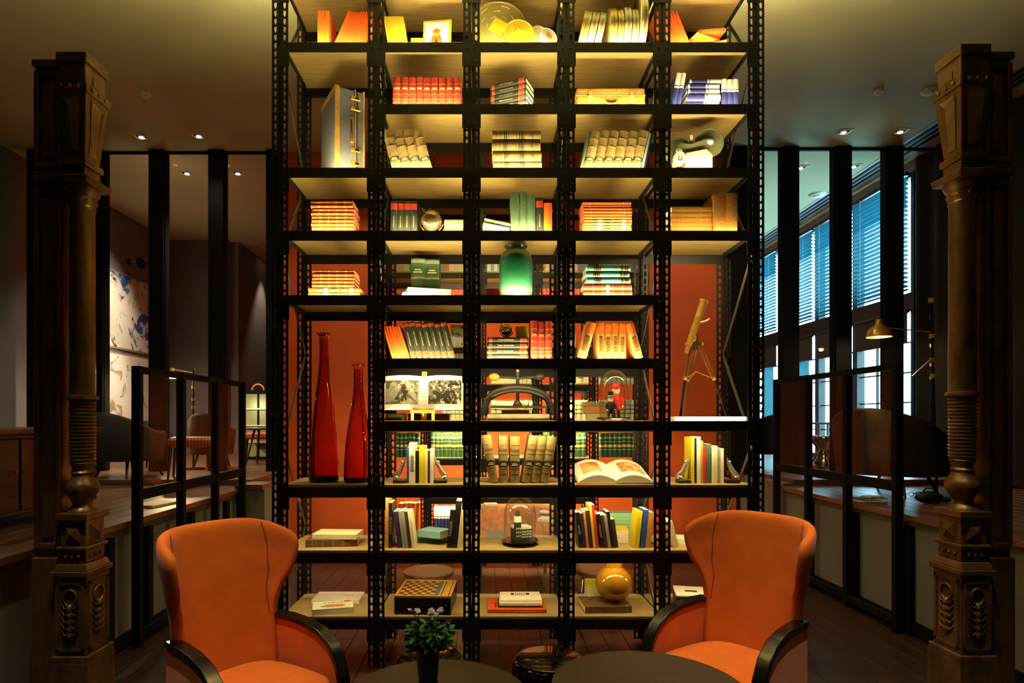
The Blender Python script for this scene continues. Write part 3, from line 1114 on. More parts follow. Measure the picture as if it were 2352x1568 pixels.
# ---- third row
row('tan', 901, 994, 4, 3, 84, 'worn tan volumes', 'slanting beside the stack of old tan books', -14, d=.2)
stack('tanstack', 1132, 1243, 4, 3, 84, 'stacked old tan books', 'under the askew encyclopedia', d=.2, ts=[1, 1, 1.05, .95])
row('soft_green', 1331, 1337, 1, 3, 84, 'thin green book', 'slanting before the six worn tan volumes', 13, d=.17)
row('tan', 1338, 1470, 6, 3, 82, 'worn tan volumes', 'slanting under the tan briefcase', 13, d=.2)
row(['soft_lightblue', 'soft_black'], 1471, 1481, 2, 3, 80, 'thin dark blue books', 'at the end of the tan volumes', 13, d=.17)
# ---- fourth row
stack('orangegilt', 715, 812, 9, 4, 68, 'stacked orange gilt books', 'on the shelf under the suitcase', d=.19, yaw=0)
row('collier_top', 897, 958, 4, 4, 67, 'black encyclopedia volumes', 'standing beside the larger silver globe', 0, d=.18)
stack('pale', 1020, 1064, 2, 4, 25, 'pale green books lying', 'behind the silver globe', d=.15, yoff=.16)
row('green', 1173, 1230, 3, 4, 86, 'tall dull green books', 'above the green jar', 0, d=.19, ts=[1.1, .9, 1.1], hs=[86, 86, 80])
row('collier_top', 1231, 1248, 1, 4, 73, 'single black encyclopedia volume', 'between green and orange books', 0, d=.18)
row('orange', 1249, 1268, 1, 4, 63, 'single orange book', 'standing at the end beside the black volume', 0, d=.18)
stack(['tartan'] * 5 + ['redstack'] * 6, 1340, 1451, 11, 4, 66, 'stacked red gilt books', 'above the teal book stack', d=.19)
stack('amber', 1542, 1636, 6, 4, 55, 'amber brown books lying', 'under the projector', d=.18, ts=[1, .7, 1, 1, 1, 1.2])
row('amber', 1640, 1694, 2, 4, 84, 'upright amber brown books', 'under the projector', 0, d=.2, yoff=.05)
# ---- fifth row
zt = stack('tartan', 709, 826, 2, 5, 17, 'patterned red books', 'under the orange stack over the bottles', d=.19)
stack('orangegilt', 717, 813, 5, 5, 41, 'orange books stacked', 'on the patterned pair over the bottles', d=.19, zbase=zt)
row('greenthick', 944, 1009, 2, 5, 82, 'thick green volumes', 'standing behind the white books', 0, d=.15, yoff=.36)
zt = stack('redgilt', 1342, 1453, 2, 5, 25, 'red gilt books', 'under the teal books', d=.2)
stack('teal', 1347, 1447, 3, 5, 42, 'teal books stacked', 'on the red gilt pair', d=.2, zbase=zt)
# ---- sixth row
row('orange', 901, 943, 6, 6, 77, 'slanting orange books', 'beside the slanting encyclopedia above the photo book', -18, d=.17)
row('collier', 944, 1046, 7, 6, 84, 'black encyclopedia volumes', 'slanting above the photo book', -14, d=.18)
zt_enc = stack('collier', 1120, 1214, 4, 6, 49, 'black encyclopedia volumes lying', 'under the small silver globe', d=.18)
row('red', 1219, 1268, 3, 6, 85, 'tall red gilt books', 'standing beside the lying encyclopedia volumes', 0, d=.18)
row('deco', 1325, 1347, 1, 6, 84, 'ochre ornamented book', 'leaning at the near end of four upright ones', 16, d=.17)
row('deco', 1372, 1438, 4, 6, 81, 'ochre ornamented books', 'standing upright above the glass dome', 0, d=.17)
row('deco', 1458, 1478, 1, 6, 82, 'ochre ornamented book', 'leaning at the far end of four upright ones', -15, d=.17)
# ---- eighth row: old leather volumes, and bookend rows
row('olive', 1123, 1145, 1, 8, 110, 'worn leather volume', 'leaning away at the near end of the old set', -9, d=.2, yoff=.10)
row('olive', 1147, 1168, 1, 8, 108, 'worn leather volume', 'upright next to the outward leaning one', -1, d=.2, yoff=.10)
row('olive', 1171, 1194, 1, 8, 108, 'worn leather volume', 'upright in the middle of the old set', 0, d=.2, yoff=.10)
row('olive', 1197, 1261, 3, 8, 109, 'worn leather volumes', 'slanting at the old set end', 10, d=.2, yoff=.10)
row(['soft_blue', 'soft_print', 'soft_black', 'soft_brightyellow', 'soft_white', 'soft_brown', 'soft_white'], 934, 996, 7, 8, 80,
    'slim paperbacks', 'between silver bookends under the photo book', 0, d=.14, ts=[5, 14, 8, 14, 5, 5, 8], hs=[82, 93, 75, 86, 77, 75, 80], yoff=.09)
row(['soft_brightyellow', 'soft_black', 'soft_white', 'soft_ochre', 'soft_brightred', 'soft_green', 'soft_white', 'soft_cream', 'soft_grey', 'soft_white'],
    1587, 1663, 10, 8, 80, 'slim paperbacks', 'between silver bookends under the telescope', 0, d=.14,
    ts=[8, 5, 9, 6, 7, 12, 6, 8, 6, 8], hs=[106, 104, 107, 98, 84, 90, 84, 86, 82, 80], yoff=.09)
# ---- ninth row
row(['soft_ochre', 'soft_print_dark'], 884, 901, 2, 9, 120, 'tall slim books', 'leaning at the post above the chess box', 0, d=.16, hs=[118, 104], ts=[12, 12])
row(['soft_purple', 'soft_grey', 'soft_grey', 'soft_brown', 'soft_cream'], 913, 954, 5, 9, 90, 'slim books', 'leaning left above the chess box', -7, d=.15,
    hs=[84, 84, 86, 84, 84], ts=[11, 6, 7, 7, 8])
row(['soft_print_dark', 'soft_black', 'soft_cream'], 1025, 1058, 3, 9, 95, 'slim books', 'leaning right above the chess box', 6, d=.16, hs=[88, 108, 100], ts=[11, 13, 8])
row(['soft_title_dark', 'soft_purple', 'soft_ochre', 'soft_brown', 'soft_brightyellow', 'soft_brightred'], 1330, 1376, 6, 9, 90,
    'slim books', 'leaning left above the golden vase', -6, d=.15, hs=[82, 80, 84, 86, 100, 100], ts=[8, 7, 5, 8, 5, 6])
row(['soft_print_dark', 'soft_brown', 'soft_grey', 'soft_black', 'soft_brown'], 1380, 1421, 5, 9, 80, 'dark slim books', 'beside the red jacket',
    -8, d=.15, hs=[78, 76, 76, 84, 66], ts=[9, 8, 7, 8, 9])
row(['soft_brightyellow', 'soft_brightyellow'], 1456, 1468, 2, 9, 90, 'yellow paperbacks', 'beside the striped one above the golden vase', 6, d=.15, ts=[8, 5], hs=[86, 84])
row(['soft_blue', 'soft_ochre'], 1470, 1494, 2, 9, 92, 'thick paperbacks', 'at the post above the golden vase', 6, d=.15, hs=[88, 82])
row('soft_cream', 1548, 1560, 1, 9, 62, 'cream paperback', 'leaning by the post behind the armchair', -14, d=.15)

# ---- the rear rack, seen through the gaps
BW = ''
def brow(sty, x0, x1, n, sh, hpx, desc, where, **k):
    row(sty, x0, x1, n, sh, hpx, desc, BW + where, plane=Y2F, **k)


brow(['soft_cream', 'soft_cream', 'soft_white', 'soft_lightblue', 'soft_ochre', 'soft_white'], 906, 1066, 14, 3, 34, 'mixed pale paperbacks', 'behind the thick green volumes', d=.14)
brow(['soft_mint', 'soft_white'], 1112, 1150, 5, 3, 34, 'mint and white paperbacks', 'behind the green jar', d=.14)
brow(['soft_ochre', 'soft_cream', 'soft_lilac', 'soft_lilac', 'soft_white'], 1240, 1352, 9, 3, 34, 'mixed lilac and cream paperbacks', 'behind the teal books', d=.14)
brow('soft_lilac', 1372, 1470, 7, 3, 36, 'lilac paperbacks', 'above the teal books', d=.14)
brow('redgilt', 980, 1066, 6, 4, 42, 'red gilt books', 'behind the white books', d=.16)
brow('redgilt', 1242, 1290, 4, 4, 44, 'red gilt books', 'beside the green jar', d=.16)
brow('redgilt', 1310, 1352, 3, 4, 44, 'red gilt books', 'before the teal stack', d=.16)
brow('tartan', 908, 945, 3, 4, 40, 'old orange books', 'near the post behind the white books', d=.16)
brow(['paleset', 'paleset', 'soft_cream', 'soft_ochre', 'paleset'], 906, 966, 7, 6, 42, 'pale green books', 'behind the picture book top', d=.16)
brow(['paleset', 'soft_cream'], 988, 1066, 8, 6, 40, 'cream and pale green books', 'behind the picture book top', d=.16)
brow('soft_cream', 1128, 1180, 5, 6, 38, 'cream books', 'behind the press handle', d=.16)
brow('paleset', 1180, 1220, 4, 6, 36, 'pale green books', 'behind the press screw', d=.16)
brow(['soft_cream', 'paleset'], 1314, 1352, 3, 6, 40, 'cream books', 'beside the figure dome', d=.16)
brow('paleset', 1376, 1460, 8, 6, 40, 'pale green books', 'behind the top of the figure dome', d=.16)
brow('paleset', 1015, 1066, 5, 7, 42, 'pale green volumes', 'behind the easel', d=.16)
brow('paleset', 1128, 1180, 5, 7, 44, 'pale green volumes', 'seen through the book press', d=.16)
brow('paleset', 1186, 1218, 3, 7, 44, 'pale green volumes', 'slanting within the press arch', d=.16, lean=12)
brow('paleset', 1312, 1350, 3, 7, 46, 'pale green volumes', 'beside the figure dome', d=.16)
brow('paleset', 1374, 1462, 7, 7, 46, 'pale green volumes', 'behind the figure dome', d=.16)
brow('greenset', 907, 964, 6, 8, 56, 'deep green gilt books', 'behind the first bookend', d=.17)
brow('greenset', 990, 1066, 8, 8, 56, 'deep green gilt books', 'above the second bookend', d=.17)
brow('greenset', 1246, 1290, 4, 8, 56, 'deep green gilt books', 'behind the old leather set', d=.17)
brow('greenset', 1312, 1346, 3, 8, 56, 'deep green gilt books', 'at the post beside the open book', d=.17)
brow('greenset', 1376, 1462, 8, 8, 56, 'deep green gilt books', 'above the open book', d=.17)
brow('soft_cream', 1006, 1068, 6, 9, 38, 'cream books', 'slanting behind the second bookend', d=.16, lean=-20)
brow('orange_plain', 912, 964, 5, 10, 70, 'orange books', 'above the chess box', d=.17, lean=3)
brow('bluewhite', 996, 1044, 6, 10, 62, 'navy and white books', 'above the chess box', d=.17)

# ------------------------------------------------------------------ single things on the shelves
def at(x, y, yoff, plane=YF):
    return px(x, y, plane + yoff)


def sc(yoff=0.1, plane=YF):
    return (plane + yoff) / FP


def flat_book(x, sh, yoff, w, d, t, yaw, cover, label, z=None, pages=M_PAPER, group=None, hard=0.004):
    """a book lying flat, cover up; x is the pixel column of its middle; spine to the front"""
    Y = YF + yoff
    zz = (ZS[sh] if z is None else z) + 0.0008
    o = MB().cbox(-w / 2, w / 2, 0, d, 0, 0.0025, 0.0008).cbox(-w / 2, w / 2, 0, d, t - 0.0025, t, 0.0008)\
        .cbox(-w / 2, w / 2, 0, 0.0025, 0.002, t - 0.002, 0.0008).build('book', cover, None, ((x - VX) * Y / FP, Y, zz), (0, 0, R(yaw)))
    tag(o, label, 'book', group)
    MB().box(-w / 2 + hard, w / 2 - hard, 0.0026, d - hard, 0.0026, t - 0.0026).build('pages', pages, o)
    return o, zz + t


# beetle magazine standing face on
b = thing('magazine', 'yellow bordered magazine with an orange beetle on its cover', 'magazine', at(1003, 97, .10) + Vector((0, 0, 0.001)), (R(-8), 0, R(-6)))
b.location.z = ZS[1] + 0.001
w, h = 66 * sc(), (57 + hidden(1, .10)) * sc()
MB().box(-w / 2, w / 2, 0, 0.006, 0, h).build('cover', C['yellow'], b)
MB().box(-w / 2 * .88, w / 2 * .80, -0.0008, 0, 0.0, h * .93).build('picture_ground', M_PAPER, b)
M_BEET = mat('beetle_orange', '#c8501a', 0.5, var=.25, scale=40)
def disc(cx, cz, rx, rz, y, n=20):
    return MB().add([(cx, y, cz)] + [(cx + rx * math.cos(2 * PI * k / n), y, cz + rz * math.sin(2 * PI * k / n)) for k in range(n)],
                    [(0, 1 + k, 1 + (k + 1) % n) for k in range(n)])
disc(-.004, h * .30, w * .20, h * .26, -0.0012).build('beetle_body', M_BEET, b)
disc(-.004, h * .60, w * .15, h * .13, -0.0014).build('beetle_thorax', C['ochre'], b)
disc(-.004, h * .64, w * .08, h * .07, -0.0016).build('beetle_head', M_BEET, b)
disc(-.004, h * .30, w * .05, h * .10, -0.0016).build('beetle_mark', M_DARKTXT, b)
for s in (-1, 1):
    for q, (p0, p1, p2) in enumerate((((.10, .62), (.19, .72), (.16, .85)), ((.19, .40), (.27, .45), (.30, .30)), ((.18, .2), (.24, .15), (.25, .02)))):
        MB().tube([(-.004 + s * p0[0] * w, -.0014, p0[1] * h), (-.004 + s * p1[0] * w, -.0014, p1[1] * h), (-.004 + s * p2[0] * w, -.0014, p2[1] * h)], 0.0014, 5)\
            .build('antenna' if q == 0 else 'beetle_leg', M_DARKTXT, b)

# film reels and cans
M_CAN = mat('olive_film_can', '#9a9458', 0.35, 0.3, var=.12, scale=8)
M_CANW = mat('pale_film_can', '#cfc79a', 0.4, 0.1, var=.1, scale=8)
def can(name, label, x, sh, rpx, thick, yoff, yaw=0, lean=0, m=M_CAN, face=None, slots=0, cat='film can', roll=0, cyl_axis='Y'):
    s = sc(yoff)
    r = (rpx + hidden(sh, yoff) / 2) * s
    Y = YF + yoff
    rot = Euler((R(lean), 0, R(yaw)))
    t = thing(name, label, cat, ((x - VX) * s, Y, ZS[sh] + r * math.cos(R(lean)) + thick * abs(math.sin(R(lean))) + 0.003), rot, group='film cans and reels on the top shelf')
    Mx = Matrix.Rotation(PI / 2, 4, 'X')                # local Z becomes -Y, towards the viewer
    MB().lathe([(r * .03, 0.0), (r, 0.0), (r, thick), (r * .96, thick), (r * .95, thick - .004), (r * .03, thick - .004)], 40, Mx).build('can', m, t, smooth=30)
    MB().lathe([(r + .0005, thick * .42), (r + .002, thick * .46), (r + .002, thick * .54), (r + .0005, thick * .58)], 40, Mx, cap=False).build('rim', m, t, smooth=40)
    if slots:
        for ring in range(slots):
            rr = r * (.82 - .2 * ring)
            for q in range(6):
                a0 = q * PI / 3 + ring * .4
                pts = [(rr * math.cos(a0 + k * .1), -thick - .0006 + .004, rr * math.sin(a0 + k * .1)) for k in range(5)]
                MB().tube(pts, 0.0022, 5).build('embossed_slot', M_CANW, t)
    if face:
        MB().cbox(-r * .28, r * .28, -thick + .0015, -thick + .004, -r * .28, r * .28, .001,
                  Matrix.Rotation(R(30), 4, 'Y')).build('sticker', face, t)
    return t


can('film_reel', 'large round film reel with rings of slots and yellow sticker', 1145, 1, 46, .02, .16, 0, -6, slots=4, face=C['brightyellow'])
can('film_can', 'round yellow film can leaning beside the large slotted reel', 1192, 1, 24, .025, .09, 6, -12, m=C['yellow'], face=C['brightyellow'])
can('film_can', 'small pale film can between yellow can and white roll', 1238, 1, 15, .03, .18, 30, -4, m=M_CANW)
can('film_can', 'small white tape roll at the end beside the pale can', 1257, 1, 12, .03, .085, 25, -12, m=mat('white_tape', '#b9b4a4', .5), face=C['orange2'])
xs = [(1333, 30, 17, 12, 'first leaning'), (1351, 29, 15, 12, 'second leaning'), (1368, 29, 14, 12, 'third leaning'), (1402, 33, 15, 0, 'fourth upright'),
      (1418, 32, 13, 0, 'fifth upright'), (1434, 34, 15, 0, 'sixth upright'), (1451, 32, 14, 0, 'seventh upright'), (1468, 45, 15, 0, 'last and tallest upright')]
for x, rp, tp, le, wd in xs:
    s = sc(.14)
    r, th = (rp + hidden(1, .16) / 2) * s, tp * s
    t = thing('film_can', wd + ' film can standing edge on above the tan briefcase', 'film can',
              ((x + (le and 8) - VX) * s, YF + .16, ZS[1] + r * math.cos(R(le)) + th / 2 * math.sin(R(le)) + 0.0045), (0, R(le), 0), group='film cans standing on edge')
    Mx = Matrix.Rotation(PI / 2, 4, 'Y')
    MB().lathe([(r * .05, -th / 2), (r, -th / 2), (r, th / 2), (r * .05, th / 2)], 36, Mx).build('can', M_CANW if wd[0] != 'f' else mat('yellow_film_can', '#b8ac58', 0.35, 0.2), t, smooth=30)
    MB().lathe([(r, -th * .1), (r + .002, -th * .08), (r + .002, th * .16), (r, th * .18)], 36, Mx, cap=False).build('lid_rim', M_CAN, t, smooth=40)

# pile of orange booklets, telescope side
z = ZS[1]
for q, (x0, yaw, tilt, wpx) in enumerate(((1622, 12, 4, 60), (1640, -12, -8, 56), (1628, 18, 10, 64), (1637, 6, -14, 66))):
    w = wpx * sc()
    o, z1 = flat_book(x0, 1, .10, w, .12, .022, yaw, [C['orange2'], C['orange']][q % 2],
                      ['bottom one', 'second from bottom', 'third from bottom', 'topmost'][q] + ' of the tumbled orange booklets above the blue books', z=z, group='tumbled orange booklets')
    o.rotation_euler[1] = R(tilt) * .6
    o.location.z = z + abs(math.sin(R(tilt) * .6)) * w / 2 + 0.001
    z = o.location.z + .023 + abs(math.sin(R(tilt) * .6)) * w / 2 * 1.02

# tan briefcase
s = sc(.07)
bc = thing('briefcase', 'small woven tan briefcase lying flat with two gilt latches', 'briefcase', ((1403 - VX) * s, YF + .07, ZS[2] + .001))
M_TANCASE = mat('woven_tan_leather', '#a9782e', 0.55, col2='#8a5f22', scale=120, bump=.2)
w, h, d = 158 * s, (37 + hidden(2, .07)) * s, .27
MB().cbox(-w / 2, w / 2, 0, d, 0, h * .62, .008).build('case_body', M_TANCASE, bc)
MB().cbox(-w / 2, w / 2, 0, d, h * .63, h, .010).build('lid', M_TANCASE, bc)
MB().box(-w / 2 - .001, w / 2 + .001, -.002, d, h * .60, h * .65).build('welt', C['ochre'], bc)
for sx in (-1, 1):
    l = MB().cbox(sx * w * .3 - .020, sx * w * .3 + .020, -.008, 0.004, h * .34, h * .62, .003).build('latch', M_BRASS, bc)
    MB().cbox(sx * w * .3 - .010, sx * w * .3 + .014, -.012, -.006, h * .5, h * .80, .003).build('hasp', M_BRASS, l)
    MB().ball((sx * w * .105, -.006, h * .42), .012, 10, 6).build('handle_mount', M_BRASS, bc)
    MB().ball((sx * w * .12, -.001, h * .82), .005, 8, 5).build('rivet', M_BRASS, bc)
    MB().ball((sx * w * .42, -.001, h * .82), .005, 8, 5).build('rivet', M_BRASS, bc)
MB().tube([(w * .105 * math.cos(a), -.010 - .006 * math.sin(a), h * .42 - .035 * math.sin(a)) for a in [PI * k / 12 for k in range(13)]], .007, 8).build('handle', M_TANCASE, bc, smooth=60)

# upright suitcase spanning two levels
s = sc(.12)
H = (186 + hidden(3, .09)) * s
sc_o = thing('suitcase', 'large blue grey trunk suitcase standing upright with wooden trim', 'suitcase', ((770 - VX) * (YF + .08) / FP, YF + .08, ZS[3] + .001), (0, 0, R(30)))
M_TRUNK = mat('blue_grey_trunk_cloth', '#6f747c', 0.6, var=.12, scale=20)
M_TRIM = mat('pale_wood_trim', '#c79a4e', 0.5, var=.2, scale=30)
W, T = .36, .205     # long face runs back, narrow side faces the front
MB().cbox(0, T * .70, 0, W, 0, H, .012).build('case_half', M_TRUNK, sc_o)
MB().cbox(T * .72, T, 0, W, 0, H, .012).build('case_half', M_TRUNK, sc_o)
for x0, x1 in ((-.003, .030), (T * .66, T * .71), (T * .95, T + .003)):
    MB().cbox(x0, x1, -.004, .010, 0, H, .002).build('wood_trim', M_TRIM, sc_o)
    MB().cbox(x0, x1, 0, W, H - .003, H + .006, .002).build('wood_trim', M_TRIM, sc_o)
for zz in (.0, H - .03):
    MB().cbox(-.003, .004, 0, W, zz, zz + .03, .001).build('wood_trim', M_TRIM, sc_o)
MB().box(T * .71, T * .72, -.004, W, 0, H).build('seam', M_DARKWOOD, sc_o)
for zz in (H * .14, H * .30, H * .78, H * .90):
    l = MB().cbox(T * .52, T * .86, -.010, .001, zz - .014, zz + .014, .003).build('latch', M_BRASS, sc_o)
    MB().cbox(T * .66, T * .8, -.015, -.009, zz - .008, zz + .008, .002).build('hasp', M_DARKWOOD, l)
MB().tube([(T * .56, -.004, H * .40), (T * .50, -.03, H * .44), (T * .50, -.035, H * .52), (T * .50, -.03, H * .60), (T * .56, -.004, H * .64)], .008, 8).build('handle', C['brown'], sc_o, smooth=60)
for zz in (H * .40, H * .64):
    MB().cbox(T * .50, T * .62, -.010, .0, zz - .016, zz + .016, .003).build('handle_mount', M_BRASS, sc_o)

# film projector with two reels
pj = thing('film_projector', 'vintage film splicer with two round reels and white body', 'projector', ((1600 - VX) * sc(.12), YF + .12, ZS[3] + .001))
k = sc(.12)
def PP(x, y):
    return ((x - 1600) * k, 0, (386 + hidden(3, .12) * (1 if y < 380 else 0) - y) * k)
M_REEL = mat('grey_green_reel', '#6f7458', 0.4, 0.2, var=.1, scale=6)
for (cx, cy, r) in ((1557, 353, 33), (1629, 330, 33)):
    c = Vector(PP(cx, cy))
    rm = MB().lathe([(.01, 0), (r * k, 0), (r * k, .006), (r * k * .93, .006), (r * k * .92, .003), (.01, .003)], 40, Matrix.Translation(c) @ Matrix.Rotation(PI / 2, 4, 'X')).build('reel', M_REEL, pj, smooth=30)
    MB().lathe([(.01, .014), (r * k * .9, .014), (r * k * .9, .018), (.01, .018)], 40, Matrix.Translation(c + Vector((0, .034, 0))) @ Matrix.Rotation(PI / 2, 4, 'X')).build('reel_back', M_REEL, pj, smooth=30)
    MB().lathe([(.02, .0), (.022, .022), (.016, .026)], 20, Matrix.Translation(c) @ Matrix.Rotation(PI / 2, 4, 'X')).build('hub', M_WHITE, rm, smooth=40)
    for q in range(3):
        a = q * 2.09 + .5
        MB().ball((c.x + .011 * math.cos(a), -.026, c.z + .011 * math.sin(a)), .003, 8, 5).build('hub_pin', M_DARKTXT, rm)
arm = [PP(1545, 350), PP(1560, 333), PP(1585, 336), PP(1625, 322), PP(1640, 334), PP(1600, 352), PP(1565, 372), PP(1540, 386)]
MB().prism([(p[0], p[2]) for p in arm], .006, .016, Matrix.Rotation(PI / 2, 4, 'X') @ Matrix.Translation((0, 0, .004))).build('arm_plate', M_REEL, pj)
body = [PP(1573, 386), PP(1572, 359), PP(1618, 350), PP(1632, 362), PP(1632, 386)]
MB().prism([(p[0], p[2]) for p in body], 0, .09, Matrix.Rotation(PI / 2, 4, 'X') @ Matrix.Translation((0, 0, -.055))).build('body', mat('cream_enamel', '#b4ad98', .45), pj)
c = Vector(PP(1557, 371.5))
MB().lathe([(.006, 0), (.042, 0), (.042, .04), (.02, .04), (.018, .03), (.006, .03)], 28, Matrix.Translation(c + Vector((0, -.01, 0))) @ Matrix.Rotation(PI / 2, 4, 'X')).build('tape_roll', mat('cream_enamel'), pj, smooth=30)
MB().ball((c.x, -.045, c.z), .010, 10, 6).build('spindle', M_SILVER, pj)
MB().ball(Vector(PP(1608, 379)) + Vector((0, -.036, 0)), .005, 8, 5).build('screw', M_BRASS, pj)
MB().box(-.02 + PP(1591, 0)[0], .0 + PP(1591, 0)[0], -.01, 0, PP(0, 342)[2], PP(0, 314)[2]).build('latch', mat('cream_enamel'), pj)

# silver globes
def globe(x, zb, r, yoff, label):
    s = sc(yoff)
    t = thing('desk_globe', label, 'globe', ((x - VX) * s, YF + yoff, zb + .001))
    MB().lathe([(r * .5, 0), (r * .5, .006), (r * .15, .012), (r * .1, r * .35)], 20).build('base', M_CHROME, t, smooth=40)
    MB().ball((0, 0, r * 1.32), r, 28, 18).build('ball', mat('mottled_silver', '#cdb98a', 0.2, 0.9, col2='#7e6a3e', scale=12), t, smooth=80)
    MB().tube([(r * 1.14 * math.cos(a), 0, r * 1.32 + r * 1.14 * math.sin(a)) for a in [R(115 + 10 * q) for q in range(24)]], .004, 6).build('meridian_ring', M_CHROME, t, smooth=60)
    MB().cyl((-r * .7, 0, r * 2.0), (-r * .95, 0, r * 2.55), .004, .007).build('axis_pin', M_CHROME, t)


globe(991, ZS[4], 24 * sc(.1), .10, 'silver desk globe beside black encyclopedia volumes and green books')
globe(1163, zt_enc, 13.5 * sc(.1), .13, 'small silver globe on the lying encyclopedia volumes')
# slanting pale green books leaning down to the tall green ones
for q in range(2):
    s = sc(.08)
    book('pale', 62 * s, .034, .15, ((1170 - VX) * s + q * .0076, YF + .08 + .02 * q, ZS[4] + .026 + q * .0356), (0, R(-78), 0),
         ['lower of two pale green books sliding down against the green ones', 'upper of two pale green books sliding down against the green ones'][q], 'pale green sliding books')
# white books lying askew
o, z1 = flat_book(985, 5, .12, .36, .17, .034, 12, C['white'], 'lower white book lying askew before the thick green volumes')
flat_book(987, 5, .13, .30, .16, .036, 16, C['cream'], 'upper white book lying askew before the thick green volumes', z=z1)
# yellow booklet on the encyclopedias
o = MB().cbox(-.045, .045, 0, .02, 0, .078, .002).build('booklet', C['brightyellow'], None, ((1201 - VX) * sc(.1), YF + .10, zt_enc + .001), (R(-6), R(-4), 0))
tag(o, 'yellow booklet propped on the lying encyclopedia beside the globe', 'booklet')
MB().box(-.043, .043, .002, .018, .0775, .0785).build('pages', M_PAPER, o)

# green glazed jar
s = sc(.2)
R0 = 38 * s
jar = thing('ceramic_jar', 'green glazed ceramic jar, pale at the foot', 'jar', ((1185 - VX) * sc(.2), YF + .2, ZS[5] + .001))
G = ramp_mat('green_drip_glaze', [(0.0, '#7f9a7c'), (.14, '#78a088'), (.32, '#34785a'), (.55, '#15583c'), (1.0, '#083a26')], 'Z', 0, 125 * s, .28, .12, 40, coat=.15)
hh = (112 + hidden(5, .2)) * s
prof = [(.02, .004), (R0 * .80, .0), (R0 * .92, hh * .05), (R0, hh * .16), (R0, hh * .62), (R0 * .97, hh * .76), (R0 * .84, hh * .86), (R0 * .62, hh * .91), (R0 * .58, hh * .94),
        (R0 * .66, hh * .965), (R0 * .70, hh * .985), (R0 * .68, hh), (R0 * .6, hh * .99), (R0 * .54, hh * .93), (R0 * .6, hh * .88), (R0 * .9, hh * .72), (R0 * .9, hh * .1), (.02, hh * .06)]
MB().lathe(prof, 48).build('body', G, jar, smooth=60)

# framed cover pictures standing on the rear rack
M_GRIM = blotch_mat('grey_print', '#a8a298', [(14, .52, '#3a3632'), (30, .6, '#d8d2c4')])
for x, lb in ((1056, 'yellow bordered picture with a grey print behind the slanting encyclopedia'), (1300, 'yellow bordered picture with a grey print beside the ochre books')):
    t = thing('framed_picture', lb, 'picture', ((x - VX) * (Y2F + .1) / FP, Y2F + .1, ZS[5] + .0025), (R(-6), 0, 0), group='yellow framed pictures on the rear shelving')
    MB().box(-.11, .11, 0, .012, 0, .26).build('frame', C['brightyellow'], t)
    MB().box(-.095, .095, -.001, 0, .015, .245).build('print', M_GRIM, t)

# open photo book on a wooden easel
s = sc(.1)
cx = (972 - VX) * s
es = thing('book_easel', 'small honey wood easel holding the open photo book', 'easel', (cx, YF + .1, ZS[7] + .001))
M_HONEY = mat('honey_wood', '#c08a3a', 0.45, var=.15, scale=12, stretch=(8, 1, 1))
MB().cbox(-.085, .085, -.035, -.015, .052, .075, .002).build('ledge', M_HONEY, es)
for sx in (-.07, .07):
    MB().cbox(sx - .01, sx + .01, -.035, -.02, 0, .054, .002).build('leg', M_HONEY, es)
MB().bar((0, .045, .0), (0, .093, .34), .036, .012, (0, 1, 0)).build('back_strut', M_HONEY, es)
MB().ball((0, .084, .325), .006, 8, 5).build('stud', M_BRASS, es)
MB().bar((0, .0, .058), (0, .05, .03), .03, .012, (1, 0, 0)).build('brace', M_HONEY, es)
ph = thing('photo_book', 'open book of black and white photographs propped on the easel', 'book', (cx, YF + .1, ZS[7] + .0765), (R(-12), 0, 0))
hw, bh = 95 * s, 78 * s
M_BW1 = blotch_mat('grey_photo_print_one', '#9a9684', [(9, .50, '#54503f'), (22, .56, '#c9c3aa'), (7, .60, '#16140f')])
M_BW2 = blotch_mat('grey_photo_print_two', '#6d6856', [(16, .48, '#23201a'), (30, .54, '#d4ceb6'), (8, .60, '#0f0d0a')])
for sx, pm_, nm in ((-1, M_BW1, 0), (1, M_BW2, 1)):
    def page(u, v, sx=sx):
        bend = -.018 * math.sin(PI * min(1, u * 1.0)) ** 1.0 * (1 - u * .3)
        return (sx * u * hw, bend - .004, v * bh + .006 * math.sin(PI * u))
    pb = MB()
    pb.grid(page, 12, 1)
    pb.add([(sx * u / 12 * hw, .012, v * bh) for v in (0, 1) for u in range(13)], [(k, k + 1, 14 + k, 13 + k) for k in range(12)])
    n0 = 26
    pb.f += [(k, k + 1, n0 + k + 1, n0 + k) for k in range(12)] + [(13 + k, 14 + k, n0 + 14 + k, n0 + 13 + k) for k in range(12)]
    pb.f += [(12, 25, n0 + 25, n0 + 12), (0, 13, n0 + 13, n0)]
    pb.build('page_block', M_PAPER, ph, smooth=50)
    MB().grid(lambda u, v: (page(.12 + .80 * u, 0)[0], page(.12 + .80 * u, 0)[1] - .0012, (.15 + .72 * v) * bh), 12, 1).build('photograph', pm_, ph, smooth=60)
# bullfight photographs: dark silhouettes printed on the pages
def blob(pts, m, parent, y=-.0225, nm='printed_figure'):
    return MB().add([(x, y, z) for x, z in pts], [tuple(range(len(pts)))]).build(nm, m, parent)
blob([(-.15, .06), (-.135, .10), (-.15, .13), (-.145, .16), (-.13, .175), (-.118, .16), (-.12, .13), (-.10, .125), (-.105, .11), (-.118, .10), (-.11, .06), (-.12, .055), (-.128, .09), (-.14, .055)], M_DARKTXT, ph)
blob([(.06, .12), (.09, .13), (.13, .10), (.16, .13), (.18, .10), (.2, .05), (.185, .05), (.165, .08), (.12, .07), (.10, .05), (.085, .05), (.09, .09)], M_DARKTXT, ph)
MB().cbox(-hw, hw, .0125, .016, -.002, bh + .003, .001).build('cover', C['black'], ph)
